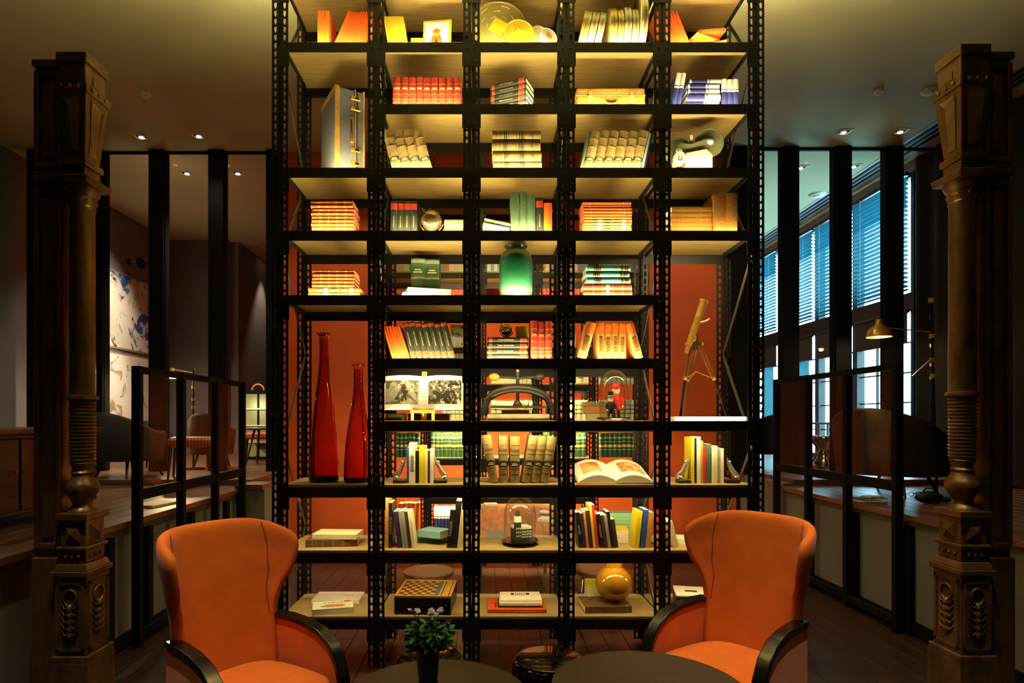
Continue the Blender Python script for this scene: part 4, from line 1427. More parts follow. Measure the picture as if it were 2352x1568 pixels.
# dark boxes and flat books around the easel
for x, yo, w, d, t, m_, lb in ((905, .12, .10, .2, .045, C['black'], 'small black box on the shelf beside the easel'),
                               (912, .33, .12, .14, .05, C['teal'], 'teal book lying behind the photo book'),
                               (985, .36, .30, .14, .05, C['brown'], 'dark brown book lying flat behind the easel')):
    flat_book(x, 7, yo, w, d, t, 0, m_, lb)

# cast iron book press
pr = thing('book_press', 'antique cast iron book press with ball ended screw handle', 'book press', ((1189 - VX) * sc(.2), YF + .2, ZS[7] + .001))
s = sc(.2)
M_CIRON = mat('dark_cast_iron', '#33312a', 0.42, 0.5, var=.25, scale=12)
hw = 76 * s
MB().cbox(-hw * .92, hw * .92, -.10, .10, 0, .045, .004).build('base', mat('worn_grey_iron', '#7d7868', .45, .4, var=.15), pr)
pts = []
for q in range(25):
    a = PI * q / 24
    pts.append((-hw * math.cos(a) * (1 if abs(math.cos(a)) < 1 else 1), 0, .035 + 62 * s * math.sin(a) ** .62))
MB().tube(pts, [.030 if 4 < q < 20 else .024 for q in range(25)], 10).build('arch', M_CIRON, pr, smooth=70)
MB().cyl((0, 0, .10), (0, 0, 112 * s), .012, n=12).build('screw', M_CIRON, pr, smooth=40)
MB().lathe([(.035, .098), (.035, .11), (.02, .13), (.014, .14)], 20).build('screw_foot', M_CIRON, pr, smooth=40)
MB().cbox(-hw * .82, hw * .82, -.085, .085, .088, .1, .003).build('platen', M_CIRON, pr)
MB().tube([(-.165, 0, 100 * s), (-.06, 0, 99 * s), (0, 0, 97 * s), (.06, 0, 99 * s), (.15, 0, 100 * s)], .009, 8).build('handle_bar', M_CIRON, pr, smooth=60)
MB().ball((-.165, 0, 100 * s), .028, 16, 10, (1.4, 1, 1)).build('brass_ball', M_BRASS, pr, smooth=80)
MB().ball((.155, 0, 100 * s), .026, 16, 10, (1.4, 1, 1)).build('dark_ball', M_CIRON, pr, smooth=80)
MB().ball((0, 0, 112 * s + .005), .012, 10, 6).build('finial', M_BRASS, pr, smooth=80)
for sx in (-.2, .2):
    MB().cyl((sx, 0, .04), (sx, 0, .2), .007, n=8).build('guide_rod', M_SILVER, pr)
o, _z = flat_book(1184, 7, .15, .19, .10, .036, 0, C['ochre'], 'ochre book clamped on the bed of the book press', z=ZS[7] + .047)

# glass domes
def dome(x, sh, wpx, hpx, yoff, label, feet=False):
    s = sc(yoff)
    r, h = wpx / 2 * s, hpx * s
    t = thing('glass_dome', label, 'glass dome', ((x - VX) * s, YF + yoff, ZS[sh] + .001))
    zb = .022 if feet else .036
    MB().lathe([(r * .3, zb - .014), (r * 1.10, zb - .014), (r * 1.15, zb - .008), (r * 1.12, zb), (r * .3, zb)], 40).build('base', mat('black_lacquer', '#14100e', .2), t, smooth=40)
    if feet:
        for q in range(4):
            a = q * PI / 2 + PI / 4
            MB().lathe([(.010, 0), (.012, .004), (.010, .009)], 10).build('foot', M_BRASS, t, (r * .85 * math.cos(a), r * .85 * math.sin(a), 0))
    else:
        MB().lathe([(r * .2, .001), (r * 1.05, 0.0), (r * 1.12, .008), (r * 1.0, .018), (r * .9, .0215), (r * .2, .0215)], 40).build('plinth', mat('black_lacquer'), t, smooth=40)
    prof = []
    for q in range(13):
        a = PI / 2 * q / 12
        prof.append((r * math.cos(a) if q < 12 else .001, h - r * 1.15 + r * 1.15 * math.sin(a)))
    prof = [(r * .97, zb + .001)] + prof
    inner = [(max(.001, a - .003), z - (.003 if q > 3 else 0)) for q, (a, z) in enumerate(prof)][::-1]
    MB().lathe(prof + inner, 40, cap=False).build('glass_bell', M_DOME, t, smooth=60)
    return t, zb


t, zb = dome(1410, 7, 68, 116, .14, 'glass dome covering two small figures, one in a top hat', True)
bx = t.location
M_SKIN = mat('pale_doll_paint', '#e2c7a4', .5)
def doll(x, y, z, h, coat, hat, legs, label, sit):
    t = thing('figurine', label, 'figurine', (x, y, z))
    k = h
    MB().lathe([(.10 * k, .0), (.17 * k, .05 * k), (.15 * k, .25 * k), (.12 * k, .42 * k), (.06 * k, .50 * k)], 20).build('torso', coat, t, (0, 0, .18 * k), smooth=60)
    MB().ball((0, 0, .78 * k), .12 * k, 16, 10, (1, .95, 1.1)).build('head', M_SKIN, t, smooth=80)
    MB().ball((0, -.12 * k, .76 * k), .025 * k, 8, 5).build('nose', M_SKIN, t)
    if hat == 'top':
        hm = MB().lathe([(.19 * k, .87 * k), (.19 * k, .885 * k), (.115 * k, .89 * k), (.125 * k, 1.1 * k), (.02 * k, 1.1 * k)], 20).build('hat', C['black'], t, smooth=40)
        MB().lathe([(.118 * k, .89 * k), (.119 * k, .93 * k)], 20, cap=False).build('hat_band', M_WHITE, hm)
    else:
        MB().lathe([(.17 * k, .86 * k), (.17 * k, .875 * k), (.11 * k, .88 * k), (.10 * k, .98 * k), (.02 * k, 1.0 * k)], 20).build('hat', coat, t, smooth=40)
    for sx in (-1, 1):
        MB().tube([(sx * .14 * k, 0, .60 * k), (sx * .2 * k, -.02 * k, .45 * k), (sx * .17 * k, -.10 * k, .34 * k)], [.045 * k, .042 * k, .036 * k], 8).build('arm', coat, t, smooth=60)
        MB().ball((sx * .16 * k, -.12 * k, .31 * k), .04 * k, 8, 6).build('hand', M_SKIN, t)
        if sit:
            MB().tube([(sx * .07 * k, 0, .2 * k), (sx * .11 * k, -.16 * k, .24 * k), (sx * .13 * k, -.2 * k, .03 * k)], .05 * k, 8).build('leg', legs, t, smooth=60)
        else:
            MB().tube([(sx * .07 * k, 0, .22 * k), (sx * .08 * k, 0, .03 * k)], .05 * k, 8).build('leg', legs, t, smooth=60)
        MB().ball((sx * (.13 if sit else .08) * k, (-.24 if sit else -.04) * k, .03 * k), .045 * k, 8, 5, (1, 1.5, .65)).build('shoe', C['black'], t)
    return t


doll(bx.x - .027, bx.y - .022, bx.z + zb + .001, .16, C['black'], 'top', C['black'], 'seated small figure in black with a top hat under the dome', True)
doll(bx.x + .022, bx.y + .038, bx.z + zb + .001, .24, C['brightred'], 'bowl', C['brightred'], 'standing small figure in red coat and red hat under the dome', False)
z = ZS[7]
for q, (w, m_, tk) in enumerate(((.15, 'cream', .05), (.17, 'ochre', .05), (.15, 'tan', .035))):
    o, z = flat_book(1372 - 2 * q, 7, .36, w, .12, tk, 4 * q - 4, C[m_], ['bottom', 'middle', 'top'][q] + ' of three old books stacked behind the figure dome', z=z, group='old books behind the dome')

# telescope on its tripod, on a white tray
s = sc(.2)
ty = thing('display_tray', 'white edged tray under the telescope', 'tray', ((1626 - VX) * sc(.1), YF + .04, ZS[7] + .001))
w = 160 * sc(.1)
MB().cbox(-w / 2, w / 2, 0, .44, 0, .006, .002).build('base', M_WHITE, ty)
for a in ((-w / 2, w / 2, 0, .012), (-w / 2, w / 2, .428, .44), (-w / 2, -w / 2 + .012, .012, .428), (w / 2 - .012, w / 2, .012, .428)):
    MB().box(*a, .006, .026).build('rim', M_WHITE, ty)
tl = thing('telescope', 'brass telescope on a wooden tripod', 'telescope', ((1598 - VX) * s, YF + .2, ZS[7] + .0085))
def T(x, y, dy=0.0):
    return Vector(((x - 1598) * s, dy, (960 - y) * s))
M_LEGW = mat('telescope_leg_wood', '#8a5a22', 0.4, var=.2, scale=15, stretch=(8, 8, 1))
p0, p1 = T(1580, 790, -.02), T(1612, 692, -.04)
tb = MB().cyl(p0, p1, .022, .026, 20).build('tube', M_BRASS, tl, smooth=40)
MB().cyl(p1, p1 + (p1 - p0).normalized() * .010, .030, .030, 20).build('objective_ring', M_BRASS, tb, smooth=40)
MB().cyl(p1 + (p1 - p0).normalized() * .004, p1 + (p1 - p0).normalized() * .0112, .024, .024, 20).build('lens', C['black'], tb)
MB().cyl(p0 - (p1 - p0).normalized() * .06, p0, .014, .016, 16).build('draw_tube', M_BRASS, tl, smooth=40)
MB().tube([T(1600, 740, -.04), T(1612, 738, -.06), T(1622, 733, -.06)], .006, 6).build('sight_arm', M_BRASS, tl)
MB().cyl(T(1596, 800, 0), T(1596, 766, -.02), .018, .014, 12).build('head', C['brown'], tl)
MB().bar(T(1578, 786, 0), T(1611, 786, 0), .022, .020, (0, 0, 1)).build('yoke', C['brown'], tl)
for x in (1577, 1612):
    MB().ball(T(x, 786, 0), .013, 10, 6).build('clamp_knob', M_BRASS, tl, smooth=80)
MB().cyl(T(1592, 768, -.03), T(1597, 788, 0), .012, .016, 10).build('pivot', M_BRASS, tl, smooth=40)
for (xa, xm, xb, dy) in ((1584, 1566, 1548, -.13), (1598, 1592, 1588, .16), (1606, 1632, 1657, -.12)):
    a, m_, b_ = T(xa, 788, 0), T(xm, 868, dy * .55), T(xb, 960, dy)
    b_.z = 0.004
    d = (m_ - a).normalized().cross(Vector((0, 1, 0))).normalized()
    lg = MB().bar(a + d * .011, m_ + d * .009, .008, .012, (0, 1, 0)).bar(a - d * .011, m_ - d * .009, .008, .012, (0, 1, 0)).build('leg', M_LEGW, tl)
    MB().bar(m_ * .96 + a * .04, b_, .013, .013, (0, 1, 0)).build('lower_leg', M_LEGW if xb == 1588 else C['black'], lg)
    MB().ball(m_, .014, 10, 6).build('leg_clamp', M_BRASS, lg)
    MB().cyl(m_, T(1598, 850, 0), .003, .003, 6).build('spreader', M_BRASS, tl)

# amber red glass bottles
M_AMBER = thick_glass('red_amber_glass', (.88, .22, .02), 1.42)
def bottle(x, hpx, wpx, yoff, label):
    s = sc(yoff)
    h, r = hpx * s, wpx / 2 * s
    t = thing('glass_bottle', label, 'bottle', ((x - VX) * s, YF + yoff, ZS[8] + .001))
    th = .006
    out = [(.002, 0.0), (r * .92, 0.0), (r, h * .02), (r * .98, h * .14), (r * .88, h * .32), (r * .66, h * .52), (r * .42, h * .70), (r * .34, h * .82), (r * .33, h * .95), (r * .36, h * .985), (r * .46, h), ]
    inn = [(r * .40, h * .995), (r * .26, h * .95), (r * .26, h * .82), (r * .35, h * .70), (r * .60, h * .52), (r * .82, h * .32), (r * .91, h * .14), (r * .9, h * .045), (.002, h * .04)]
    MB().lathe(out + inn, 40).build('glass', M_AMBER, t, smooth=60)
    MB().lathe([(r * .44, h + .001), (r * .475, h - .003), (r * .44, h - .008), (r * .40, h - .004)], 32, close=True).build('lip', M_AMBER, t, smooth=60)


bottle(744, 340, 68, .20, 'taller red amber glass bottle with a long tapering neck')
bottle(823, 270, 66, .17, 'shorter red amber glass bottle beside the taller one')

# silver bookends: a leaning figure on a block
def bookend(x, sh, s_, yoff, label):
    s = sc(yoff)
    t = thing('bookend', label, 'bookend', ((x - VX) * s, YF + yoff, ZS[sh] + .001), group='silver figure bookends')
    MB().cbox(-.045, .045, -.035, .035, 0, .024, .003).build('block', C['black'], t)
    b_ = -s_
    MB().tube([(b_ * .022, 0, .035), (b_ * .03, 0, .05), (b_ * .005, 0, .075), (-b_ * .018, 0, .125), (-b_ * .028, 0, .155)], [.02, .024, .018, .014, .007], 10).build('figure_body', M_SILVER, t, smooth=70)
    MB().ball((-b_ * .016, 0, .142), .012, 12, 8).build('figure_head', M_SILVER, t, smooth=80)
    MB().tube([(-b_ * .012, -.01, .12), (-b_ * .03, -.012, .14), (-b_ * .036, -.01, .17)], [.008, .006, .004], 8).build('figure_arm', M_SILVER, t, smooth=70)
    MB().tube([(b_ * .02, -.012, .035), (b_ * .034, -.016, .045), (b_ * .038, -.016, .028)], [.014, .012, .009], 8).build('figure_leg', M_SILVER, t, smooth=70)
    return t


bookend(919, 8, 1, .12, 'silver figure bookend by the blue paperback')
bookend(1012, 8, -1, .12, 'silver figure bookend by the white paperback, photo book bay')
bookend(1569, 8, 1, .12, 'silver figure bookend by the yellow paperback under the telescope')
bookend(1681, 8, -1, .12, 'silver figure bookend at the far end under the telescope')

# big open book
s = sc(.1)
ob = thing('open_book', 'large open picture book lying on the shelf above the golden vase', 'book', ((1412 - VX) * s, YF + .055, ZS[8] + .001))
M_OLDMAP = blotch_mat('sepia_picture', '#c99a5a', [(10, .52, '#a86a30'), (24, .58, '#e6cfa0'), (40, .62, '#5a3618')])
hw, dp = 85 * s, .34
def leafz(u):
    return .008 + .07 * (math.sin(PI * (1 - u) ** .75 * .92 + .05) ** 1.0) * (1 - .55 * u)
for sx in (-1, 1):
    pb = MB()
    N = 14
    us = [k / N for k in range(N + 1)]
    vs, fs = [], []
    for v in (0, 1):
        for u in us:
            vs.append((sx * u * hw, v * dp, leafz(u) + v * .085))
        for u in us:
            vs.append((sx * u * hw, v * dp, .004 + v * .085 * (1 - .1)))
    n1 = N + 1
    for k in range(N):
        fs += [(k, k + 1, 2 * n1 + k + 1, 2 * n1 + k), (n1 + k, n1 + k + 1, 3 * n1 + k + 1, 3 * n1 + k), (k, k + 1, n1 + k + 1, n1 + k), (2 * n1 + k, 2 * n1 + k + 1, 3 * n1 + k + 1, 3 * n1 + k)]
    fs += [(N, n1 + N, 3 * n1 + N, 2 * n1 + N), (0, n1, 3 * n1, 2 * n1)]
    pb.add(vs, fs)
    pb.build('page_block', M_PAPER, ob, smooth=40)
    u0, u1 = (.30, .82) if sx < 0 else (.22, .88)
    MB().grid(lambda u, v: (sx * (u0 + (u1 - u0) * u) * hw, (.25 + .58 * v) * dp, leafz(u0 + (u1 - u0) * u) + (.25 + .58 * v) * .085 + .0015), 10, 1).build('picture', M_OLDMAP, ob, smooth=60)
    cp = MB().add([(0, -.006, .001), (sx * (hw + .008), -.006, .001), (sx * (hw + .008), dp + .005, .078), (0, dp + .005, .078), (0, -.006, .004), (sx * (hw + .008), -.006, .004), (sx * (hw + .008), dp + .005, .081), (0, dp + .005, .081)],
                  [(0, 1, 2, 3), (4, 5, 6, 7), (0, 1, 5, 4), (1, 2, 6, 5), (2, 3, 7, 6), (3, 0, 4, 7)])
    cp.build('cover', C['ochre'] if sx < 0 else C['purple'], ob)
MB().box(-.12, .12, dp - .09, dp - .02, 0, .05).build('rest', C['black'], ob)

# ninth row singles
o, z1 = flat_book(762, 9, .11, .35, .22, .05, 6, C['brownleather'], 'thick old leather book lying under the cream one')
for q in range(4):
    MB().box(-.175 + .07 * (q + .6), -.170 + .07 * (q + .6), -.002, .003, .004, .046).build('raised_band', C['tan'], o)
flat_book(767, 9, .12, .31, .2, .034, -4, C['cream'], 'cream old book lying on the thick leather one', z=z1)
o, z1 = flat_book(992, 9, .30, .26, .18, .022, 3, C['mint'], 'lower mint book lying under the blue one')
o, z1 = flat_book(990, 9, .29, .26, .18, .022, -2, C['mint'], 'upper mint book lying under the blue one', z=z1)
o, z1 = flat_book(984, 9, .19, .19, .15, .05, -28, C['lightblue'], 'blue covered book with thick cream pages lying askew', z=z1, pages=mat('cream_pages', '#d8c47a', .8))
t, zb = dome(1194, 9, 74, 112, .20, 'glass dome covering a small paper building')
bx = t.location
bd = thing('model_building', 'green and white paper model of a domed tower building under the dome', 'model building', (bx.x - .01, bx.y - .01, bx.z + zb + .001), (0, 0, R(18)))
M_BGREEN = mat('dark_green_card', '#2c3a26', .7)
M_BCARD = mat('white_card', '#e8e6d4', .7)
MB().box(-.035, .085, -.04, .06, 0, .075).build('block', M_BGREEN, bd)
MB().box(-.033, .083, -.038, .058, .075, .092).build('roof', M_BCARD, bd)
tw = MB().box(-.036, .004, -.042, -.005, .0, .125).build('tower', M_BGREEN, bd)
MB().box(-.036, .004, -.042, -.005, .125, .165).build('tower_stage', M_BCARD, tw)
MB().lathe([(.016, .165), (.016, .185), (.010, .198), (.002, .202)], 14, Matrix.Translation((-.016, -.024, 0))).build('cupola', M_BGREEN, tw, smooth=40)
wm = MB().box(-.004, .004, -.001, 0, -.005, .005).mesh('window', M_BCARD)
for r_ in range(3):
    for c_ in range(6):
        link('window', wm, bd, (.014 + c_ * .0125, -.040, .022 + r_ * .018))
    for c_ in range(3):
        link('window', wm, tw, (-.029 + c_ * .013, -.042, .03 + r_ * .026))
flat_book(1142, 9, .40, .14, .08, .05, 0, C['grey'], 'grey green box standing behind the building dome')
z = ZS[9]
for q in range(6):
    o, z = flat_book(1427, 9, .24, .10, .14, .017 if q < 5 else .012, -6, C['white'] if q < 5 else C['brightyellow'],
                     lab(q, 6, 'white and yellow booklets stacked', 'beside the mint ones', True), z=z, group='white and yellow booklets')
z = ZS[9]
for q in range(7):
    o, z = flat_book(1427, 9, .40, .19, .12, .026, 0, C['mint'], lab(q, 7, 'mint green books stacked', 'behind the white booklets', True), z=z, group='mint books')
flat_book(1562, 9, .2, .12, .15, .04, -10, C['white'], 'white book lying by the post behind the armchair')
o, z1 = flat_book(1622, 9, .26, .18, .15, .03, 8, C['white'], 'white book lying under a lilac one behind the armchair')
flat_book(1622, 9, .27, .16, .14, .03, 4, C['lilac'], 'lilac book lying on a white one behind the armchair', z=z1)

# bottom row
o, z1 = flat_book(770, 10, .285, .34, .22, .026, 0, C['white'], 'white book with an orange spine lying at the back of its shelf')
MB().box(-.17, .17, .20, .2202, .0235, .0268).build('orange_strip', C['orange'], o)
MB().box(.04, .11, .10, .13, .0262, .0266).build('faint_print', C['cream'], o)
o, z1 = flat_book(765, 10, .05, .27, .18, .04, 14, C['white'], 'white cookbook with a sandwich on its cover')
lettering('CHIVITO', .042, M_DARKTXT, o, (1, 0, 0), (0, 1, 0), (.02, .125, .0405))
def top_disc(cx, cy, rx, ry, z, m, nm, n=20):
    return MB().add([(cx, cy, z)] + [(cx + rx * math.cos(2 * PI * k / n), cy + ry * math.sin(2 * PI * k / n), z) for k in range(n)], [(0, 1 + k, 1 + (k + 1) % n) for k in range(n)]).build(nm, m, o)
top_disc(0, .055, .085, .030, .0406, C['mint'], 'printed_lettuce')
top_disc(.01, .070, .066, .024, .0408, C['orange2'], 'printed_bun')
top_disc(.10, .150, .028, .016, .0406, C['orange'], 'printed_tomato')
# chess box
s = sc(.03)
cb = thing('chess_box', 'dark games box with a chequered chess board lid', 'chess set', ((970 - VX) * s, YF + .035, ZS[10] + .001), (0, 0, R(-3)))
W, Dp, Hh = 131 * s, .42, .115
MB().cbox(-W / 2, W / 2, 0, Dp, 0, Hh, .003).build('box', M_DARKWOOD, cb)
M_LITE = mat('honey_inlay', '#b8893c', .45, var=.12, scale=20)
M_DKSQ = mat('green_black_inlay', '#2c2a1a', .45)
f = MB()
for a in ((-W / 2, W / 2, 0, .016), (-W / 2, W / 2, Dp - .016, Dp), (-W / 2, -W / 2 + .016, .016, Dp - .016), (W / 2 - .016, W / 2, .016, Dp - .016)):
    f.box(*a, Hh, Hh + .012)
f.build('lid_rim', M_LITE, cb)
sq = (W - .13) / 8 * 2 / 2
cw, cd = (W * .64) / 8, (Dp - .036) / 8
sqm = [MB().box(0, cw, 0, cd, 0, .004).mesh('square', mm) for mm in (M_LITE, M_DKSQ)]
for i in range(8):
    for j in range(8):
        link('square', sqm[(i + j) % 2], cb, (-W / 2 + .018 + i * cw, .018 + j * cd, Hh))
xx = -W / 2 + .018 + 8 * cw
MB().box(xx, xx + .03, .018, Dp - .018, Hh, Hh + .004).build('green_strip', C['green'], cb)
MB().box(xx + .03, W / 2 - .018, .018, Dp - .018, Hh, Hh + .003).build('piece_tray', M_LITE, cb)
for q in range(2):
    MB().box(xx + .045 + q * .05, xx + .050 + q * .05, .018, Dp - .018, Hh + .003, Hh + .007).build('tray_divider', M_DARKWOOD, cb)
MB().ball((W * .42, -.002, Hh * .55), .003, 8, 5).build('lock_pin', M_BRASS, cb)
# orange book with white ones on top
o, z1 = flat_book(1188, 10, .07, .40, .26, .025, 0, C['orange'], 'large orange book lying under white picture books')
MB().box(-.02, .13, -.0008, .0, .008, .017).build('spine_print', C['ochre'], o)
for q in range(3):
    MB().box(-.15 + .018 * q, -.14 + .018 * q, .06, .16, .0252, .0256).build('cover_print', C['brown'], o)
o, z1 = flat_book(1196, 10, .11, .30, .19, .012, 0, C['black'], 'thin dark book between the orange and white ones', z=z1)
o, z1 = flat_book(1196, 10, .11, .295, .2, .018, -1, C['cream'], 'middle white book lying on the orange one', z=z1)
o, z1 = flat_book(1198, 10, .13, .285, .2, .016, 1, C['white'], 'top white book with black lettering on the orange one', z=z1)
MB().box(-.065, .065, .12, .165, .0162, .0166).build('printed_block', M_DARKTXT, o)
for q in range(6):
    MB().box(-.045 + .015 * q, -.034 + .015 * q, .125, .160, .0166, .0169).build('printed_letter', M_WHITETXT, o)
# golden vase on an old book, yellow magazines behind
o, z1 = flat_book(1398, 10, .07, .32, .24, .046, 3, C['brownleather'], 'thick dark old book under the golden vase', pages=mat('cream_pages'))
s = sc(.2)
gv = thing('golden_vase', 'round golden ceramic vase with a short neck', 'vase', ((1410 - VX) * sc(.19), YF + .19, z1 + .001))
r = 42 * s
GV = mat('golden_glaze', '#b5811c', 0.1, 0.35, var=.2, scale=9, coat=.8)
pr_ = [(.01, .0), (r * .38, 0), (r * .42, .006)] + [(r * math.sin(a), r * .98 - r * math.cos(a) * .98) for a in [R(28 + 9 * q) for q in range(15)]] + [(r * .46, r * 1.93), (r * .47, r * 2.26), (r * .50, r * 2.28), (r * .43, r * 2.27), (r * .38, r * 1.92), (.01, r * 1.8)]
MB().lathe(pr_, 48).build('body', GV, gv, smooth=60)
z = ZS[10]
for q in range(6):
    o, z = flat_book(1368, 10, .33, .13, .17, .020, -4, C['brightyellow'] if q == 5 else C['cream'], lab(q, 6, 'yellow covered magazines stacked', 'behind the golden vase', True), z=z, group='yellow magazines behind the vase')
# black box
bb = thing('box', 'black box with a white printed lid by the armchair', 'box', ((1588 - VX) * sc(.1), YF + .10, ZS[10] + .001), (0, 0, R(-12)))
MB().cbox(-.10, .12, 0, .24, 0, .10, .003).build('body', C['black'], bb)
MB().cbox(-.101, .121, -.001, .241, .10, .112, .002).build('lid', M_WHITE, bb)
MB().box(-.03, .05, .09, .13, .112, .1125).build('lid_print', M_DARKTXT, bb)

# ------------------------------------------------------------------ wing armchairs
def lerp_tab(tab, z):
    for (z0, a), (z1, b) in zip(tab, tab[1:]):
        if z <= z1:
            f = max(0, min(1, (z - z0) / (z1 - z0)))
            f = f * f * (3 - 2 * f)
            return a + (b - a) * f
    return tab[-1][1]


W_TAB = [(.30, .225), (.55, .235), (.70, .245), (.86, .29), (.98, .318), (1.14, .31)]
G_TAB = [(.30, .10), (.60, .11), (.74, .15), (.90, .26), (1.02, .285), (1.14, .21)]


def ch_in(u, z, off=0.0):
    a = abs(u)
    f = a * PI / 2
    W = lerp_tab(W_TAB, z)
    g = lerp_tab(G_TAB, z)
    yb = .22 + .17 * (z - .36)
    sx = math.sin(f) ** .80 if a > 0 else 0
    cy = 1 - max(0.0, math.cos(f)) ** .75
    return Vector((math.copysign(1, u) * (W + off * .85) * sx, yb + off - (g + off * .75) * cy, z))


def subsurf(o, lv=2):
    md = o.modifiers.new('subsurf', 'SUBSURF')
    md.levels = lv
    md.render_levels = lv
    return o


def armchair(loc, yaw, label):
    t = thing('wing_armchair', label, 'armchair', loc, (0, 0, R(yaw)), 'orange velvet wing armchairs')
    N, V = 16, 11
    mb = MB()
    rows = []
    for j in range(V + 1):
        v = j / V
        ring = []
        for side in (0, 1):
            us = [-1 + 2 * i / N for i in range(N + 1)]
            if side:
                us = us[::-1]
            for u in us:
                ztop = 1.135 - .085 * abs(u) ** 2.6
                z = .30 + (ztop - .30) * v
                ring.append(ch_in(u, z, .058 * side if side else 0))
        rows.append(ring)
    n = len(rows[0])
    vs = [p for r_ in rows for p in r_]
    fs = []
    for j in range(V):
        for i in range(n):
            i2 = (i + 1) % n
            fs.append((j * n + i, j * n + i2, (j + 1) * n + i2, (j + 1) * n + i))
    for j in (0, V):
        for i in range(N):
            a, b_ = i, i + 1
            c_, d_ = n - 1 - (i + 1), n - 1 - i
            fs.append((j * n + a, j * n + b_, j * n + c_, j * n + d_))
    mb.add(vs, fs)
    back = subsurf(mb.build('backrest', M_VELVET, t, smooth=180))
    for s in (-1, 1):
        pts = []
        for k in range(22):
            v = 1 - k / 21 * .58
            u = s * (.56 + .36 * (k / 21) ** 2.2)
            ztop = 1.135 - .085 * abs(u) ** 2.6
            z = .30 + (ztop - .30) * v - .012
            p = ch_in(u, z)
            c_ = Vector((0, -.35, p.z))
            pts.append(p + (c_ - p).normalized() * .004)
        MB().tube(pts, .0032, 5).build('seam', M_SEAM, back, smooth=60)
    # seat cushion
    prof = [(-.23, .20), (-.268, -.10), (-.28, -.30), (-.23, -.36), (0, -.385), (.23, -.36), (.28, -.30), (.268, -.10), (.23, .20), (0, .215)]
    cu = MB()
    n = len(prof)
    vs, fs = [], []
    for z, k in ((.25, .93), (.27, .99), (.355, 1.0), (.385, .96), (.40, .72), (.405, .3)):
        for x, y in prof:
            vs.append((x * k, -.08 + (y + .08) * k, z))
    for j in range(5):
        for i in range(n):
            i2 = (i + 1) % n
            fs.append((j * n + i, j * n + i2, (j + 1) * n + i2, (j + 1) * n + i))
    fs += [tuple(range(n)), tuple(range(5 * n, 6 * n))]
    cu.add(vs, fs)
    subsurf(cu.build('seat_cushion', M_VELVET, t, smooth=180))
    MB().cbox(-.23, .23, -.30, .22, .17, .25, .02).build('seat_base', M_VELVET, t)
    # arms: upholstered panel with a black wooden rail that curves down in front
    crv = [(.20, .585), (.08, .59), (-.06, .582), (-.17, .557), (-.25, .505), (-.30, .43), (-.325, .35), (-.33, .26), (-.325, .16)]
    for s in (-1, 1):
        def fx(y):
            return s * (.285 + .035 * max(0, min(1, (.2 - y) / .5)))
        ap = MB()
        vs, fs = [], []
        m = len(crv)
        for (y, z) in crv:
            x = fx(y)
            vs += [(x - .024, y, z), (x + .024, y, z), (x - .024, y, .16), (x + .024, y, .16)]
        for k in range(m - 1):
            a, b_ = 4 * k, 4 * k + 4
            fs += [(a, a + 1, b_ + 1, b_), (a, b_, b_ + 2, a + 2), (a + 1, a + 3, b_ + 3, b_ + 1), (a + 2, b_ + 2, b_ + 3, a + 3)]
        fs.append((0, 2, 3, 1))
        ap.add(vs, fs)
        ap.build('arm_panel', M_VELVET, t, smooth=40)
        rl = MB()
        vs, fs = [], []
        for k, (y, z) in enumerate(crv):
            y0, z0 = crv[max(k - 1, 0)]
            y1, z1 = crv[min(k + 1, m - 1)]
            d = Vector((0, y1 - y0, z1 - z0)).normalized()
            nn = Vector((0, d.z, -d.y))
            if nn.z < 0 and k < 4:
                nn = -nn
            if k >= 4 and nn.y > 0:
                nn = -nn
            x = fx(y)
            c = Vector((x, y, z)) + nn * .002
            w = .034
            vs += [c + Vector((-w, 0, 0)), c + Vector((w, 0, 0)), c + Vector((w, 0, 0)) + nn * .028, c + Vector((-w, 0, 0)) + nn * .028]
        for k in range(m - 1):
            a, b_ = 4 * k, 4 * k + 4
            for i in range(4):
                j = (i + 1) % 4
                fs.append((a + i, a + j, b_ + j, b_ + i))
        fs += [(0, 1, 2, 3), (4 * m - 4, 4 * m - 3, 4 * m - 2, 4 * m - 1)]
        rl.add(vs, fs)
        o = rl.build('arm_rail', M_BLACKWOOD, t, smooth=50)
        bv = o.modifiers.new('bevel', 'BEVEL')
        bv.width = .005
        bv.segments = 2
        for y in (-.28, .24):
            MB().cyl((s * .22, y, .18), (s * .24, y * 1.06, 0.001), .022, .014, 10).build('leg', M_BLACKWOOD, t)
    return t


armchair((-1.18, 3.05, 0), 53, 'orange velvet wing armchair under the amber bottles')
armchair((1.36, 3.34, 0), -52, 'orange velvet wing armchair under the telescope shelf')

# ------------------------------------------------------------------ round tables and stools
def round_table(X, Y, r, z, label):
    t = thing('round_table', label, 'table', (X, Y, 0), group='round brown tables')
    MB().lathe([(.02, z - .028), (r - .012, z - .028), (r, z - .02), (r, z - .004), (r - .004, z), (.02, z)], 64).build('top', M_TABLE, t, smooth=30)
    MB().lathe([(.03, .02), (.03, z - .03)], 16).build('column', M_STEEL2, t, smooth=40)
    MB().lathe([(.03, .0), (r * .6, 0), (r * .6, .012), (.03, .022)], 40).build('base', M_STEEL2, t, smooth=30)


round_table(-.205, 2.60, .40, .50, 'round brown table carrying the flower vase')
round_table(.715, 2.64, .42, .52, 'round brown table before the armchair under the telescope')

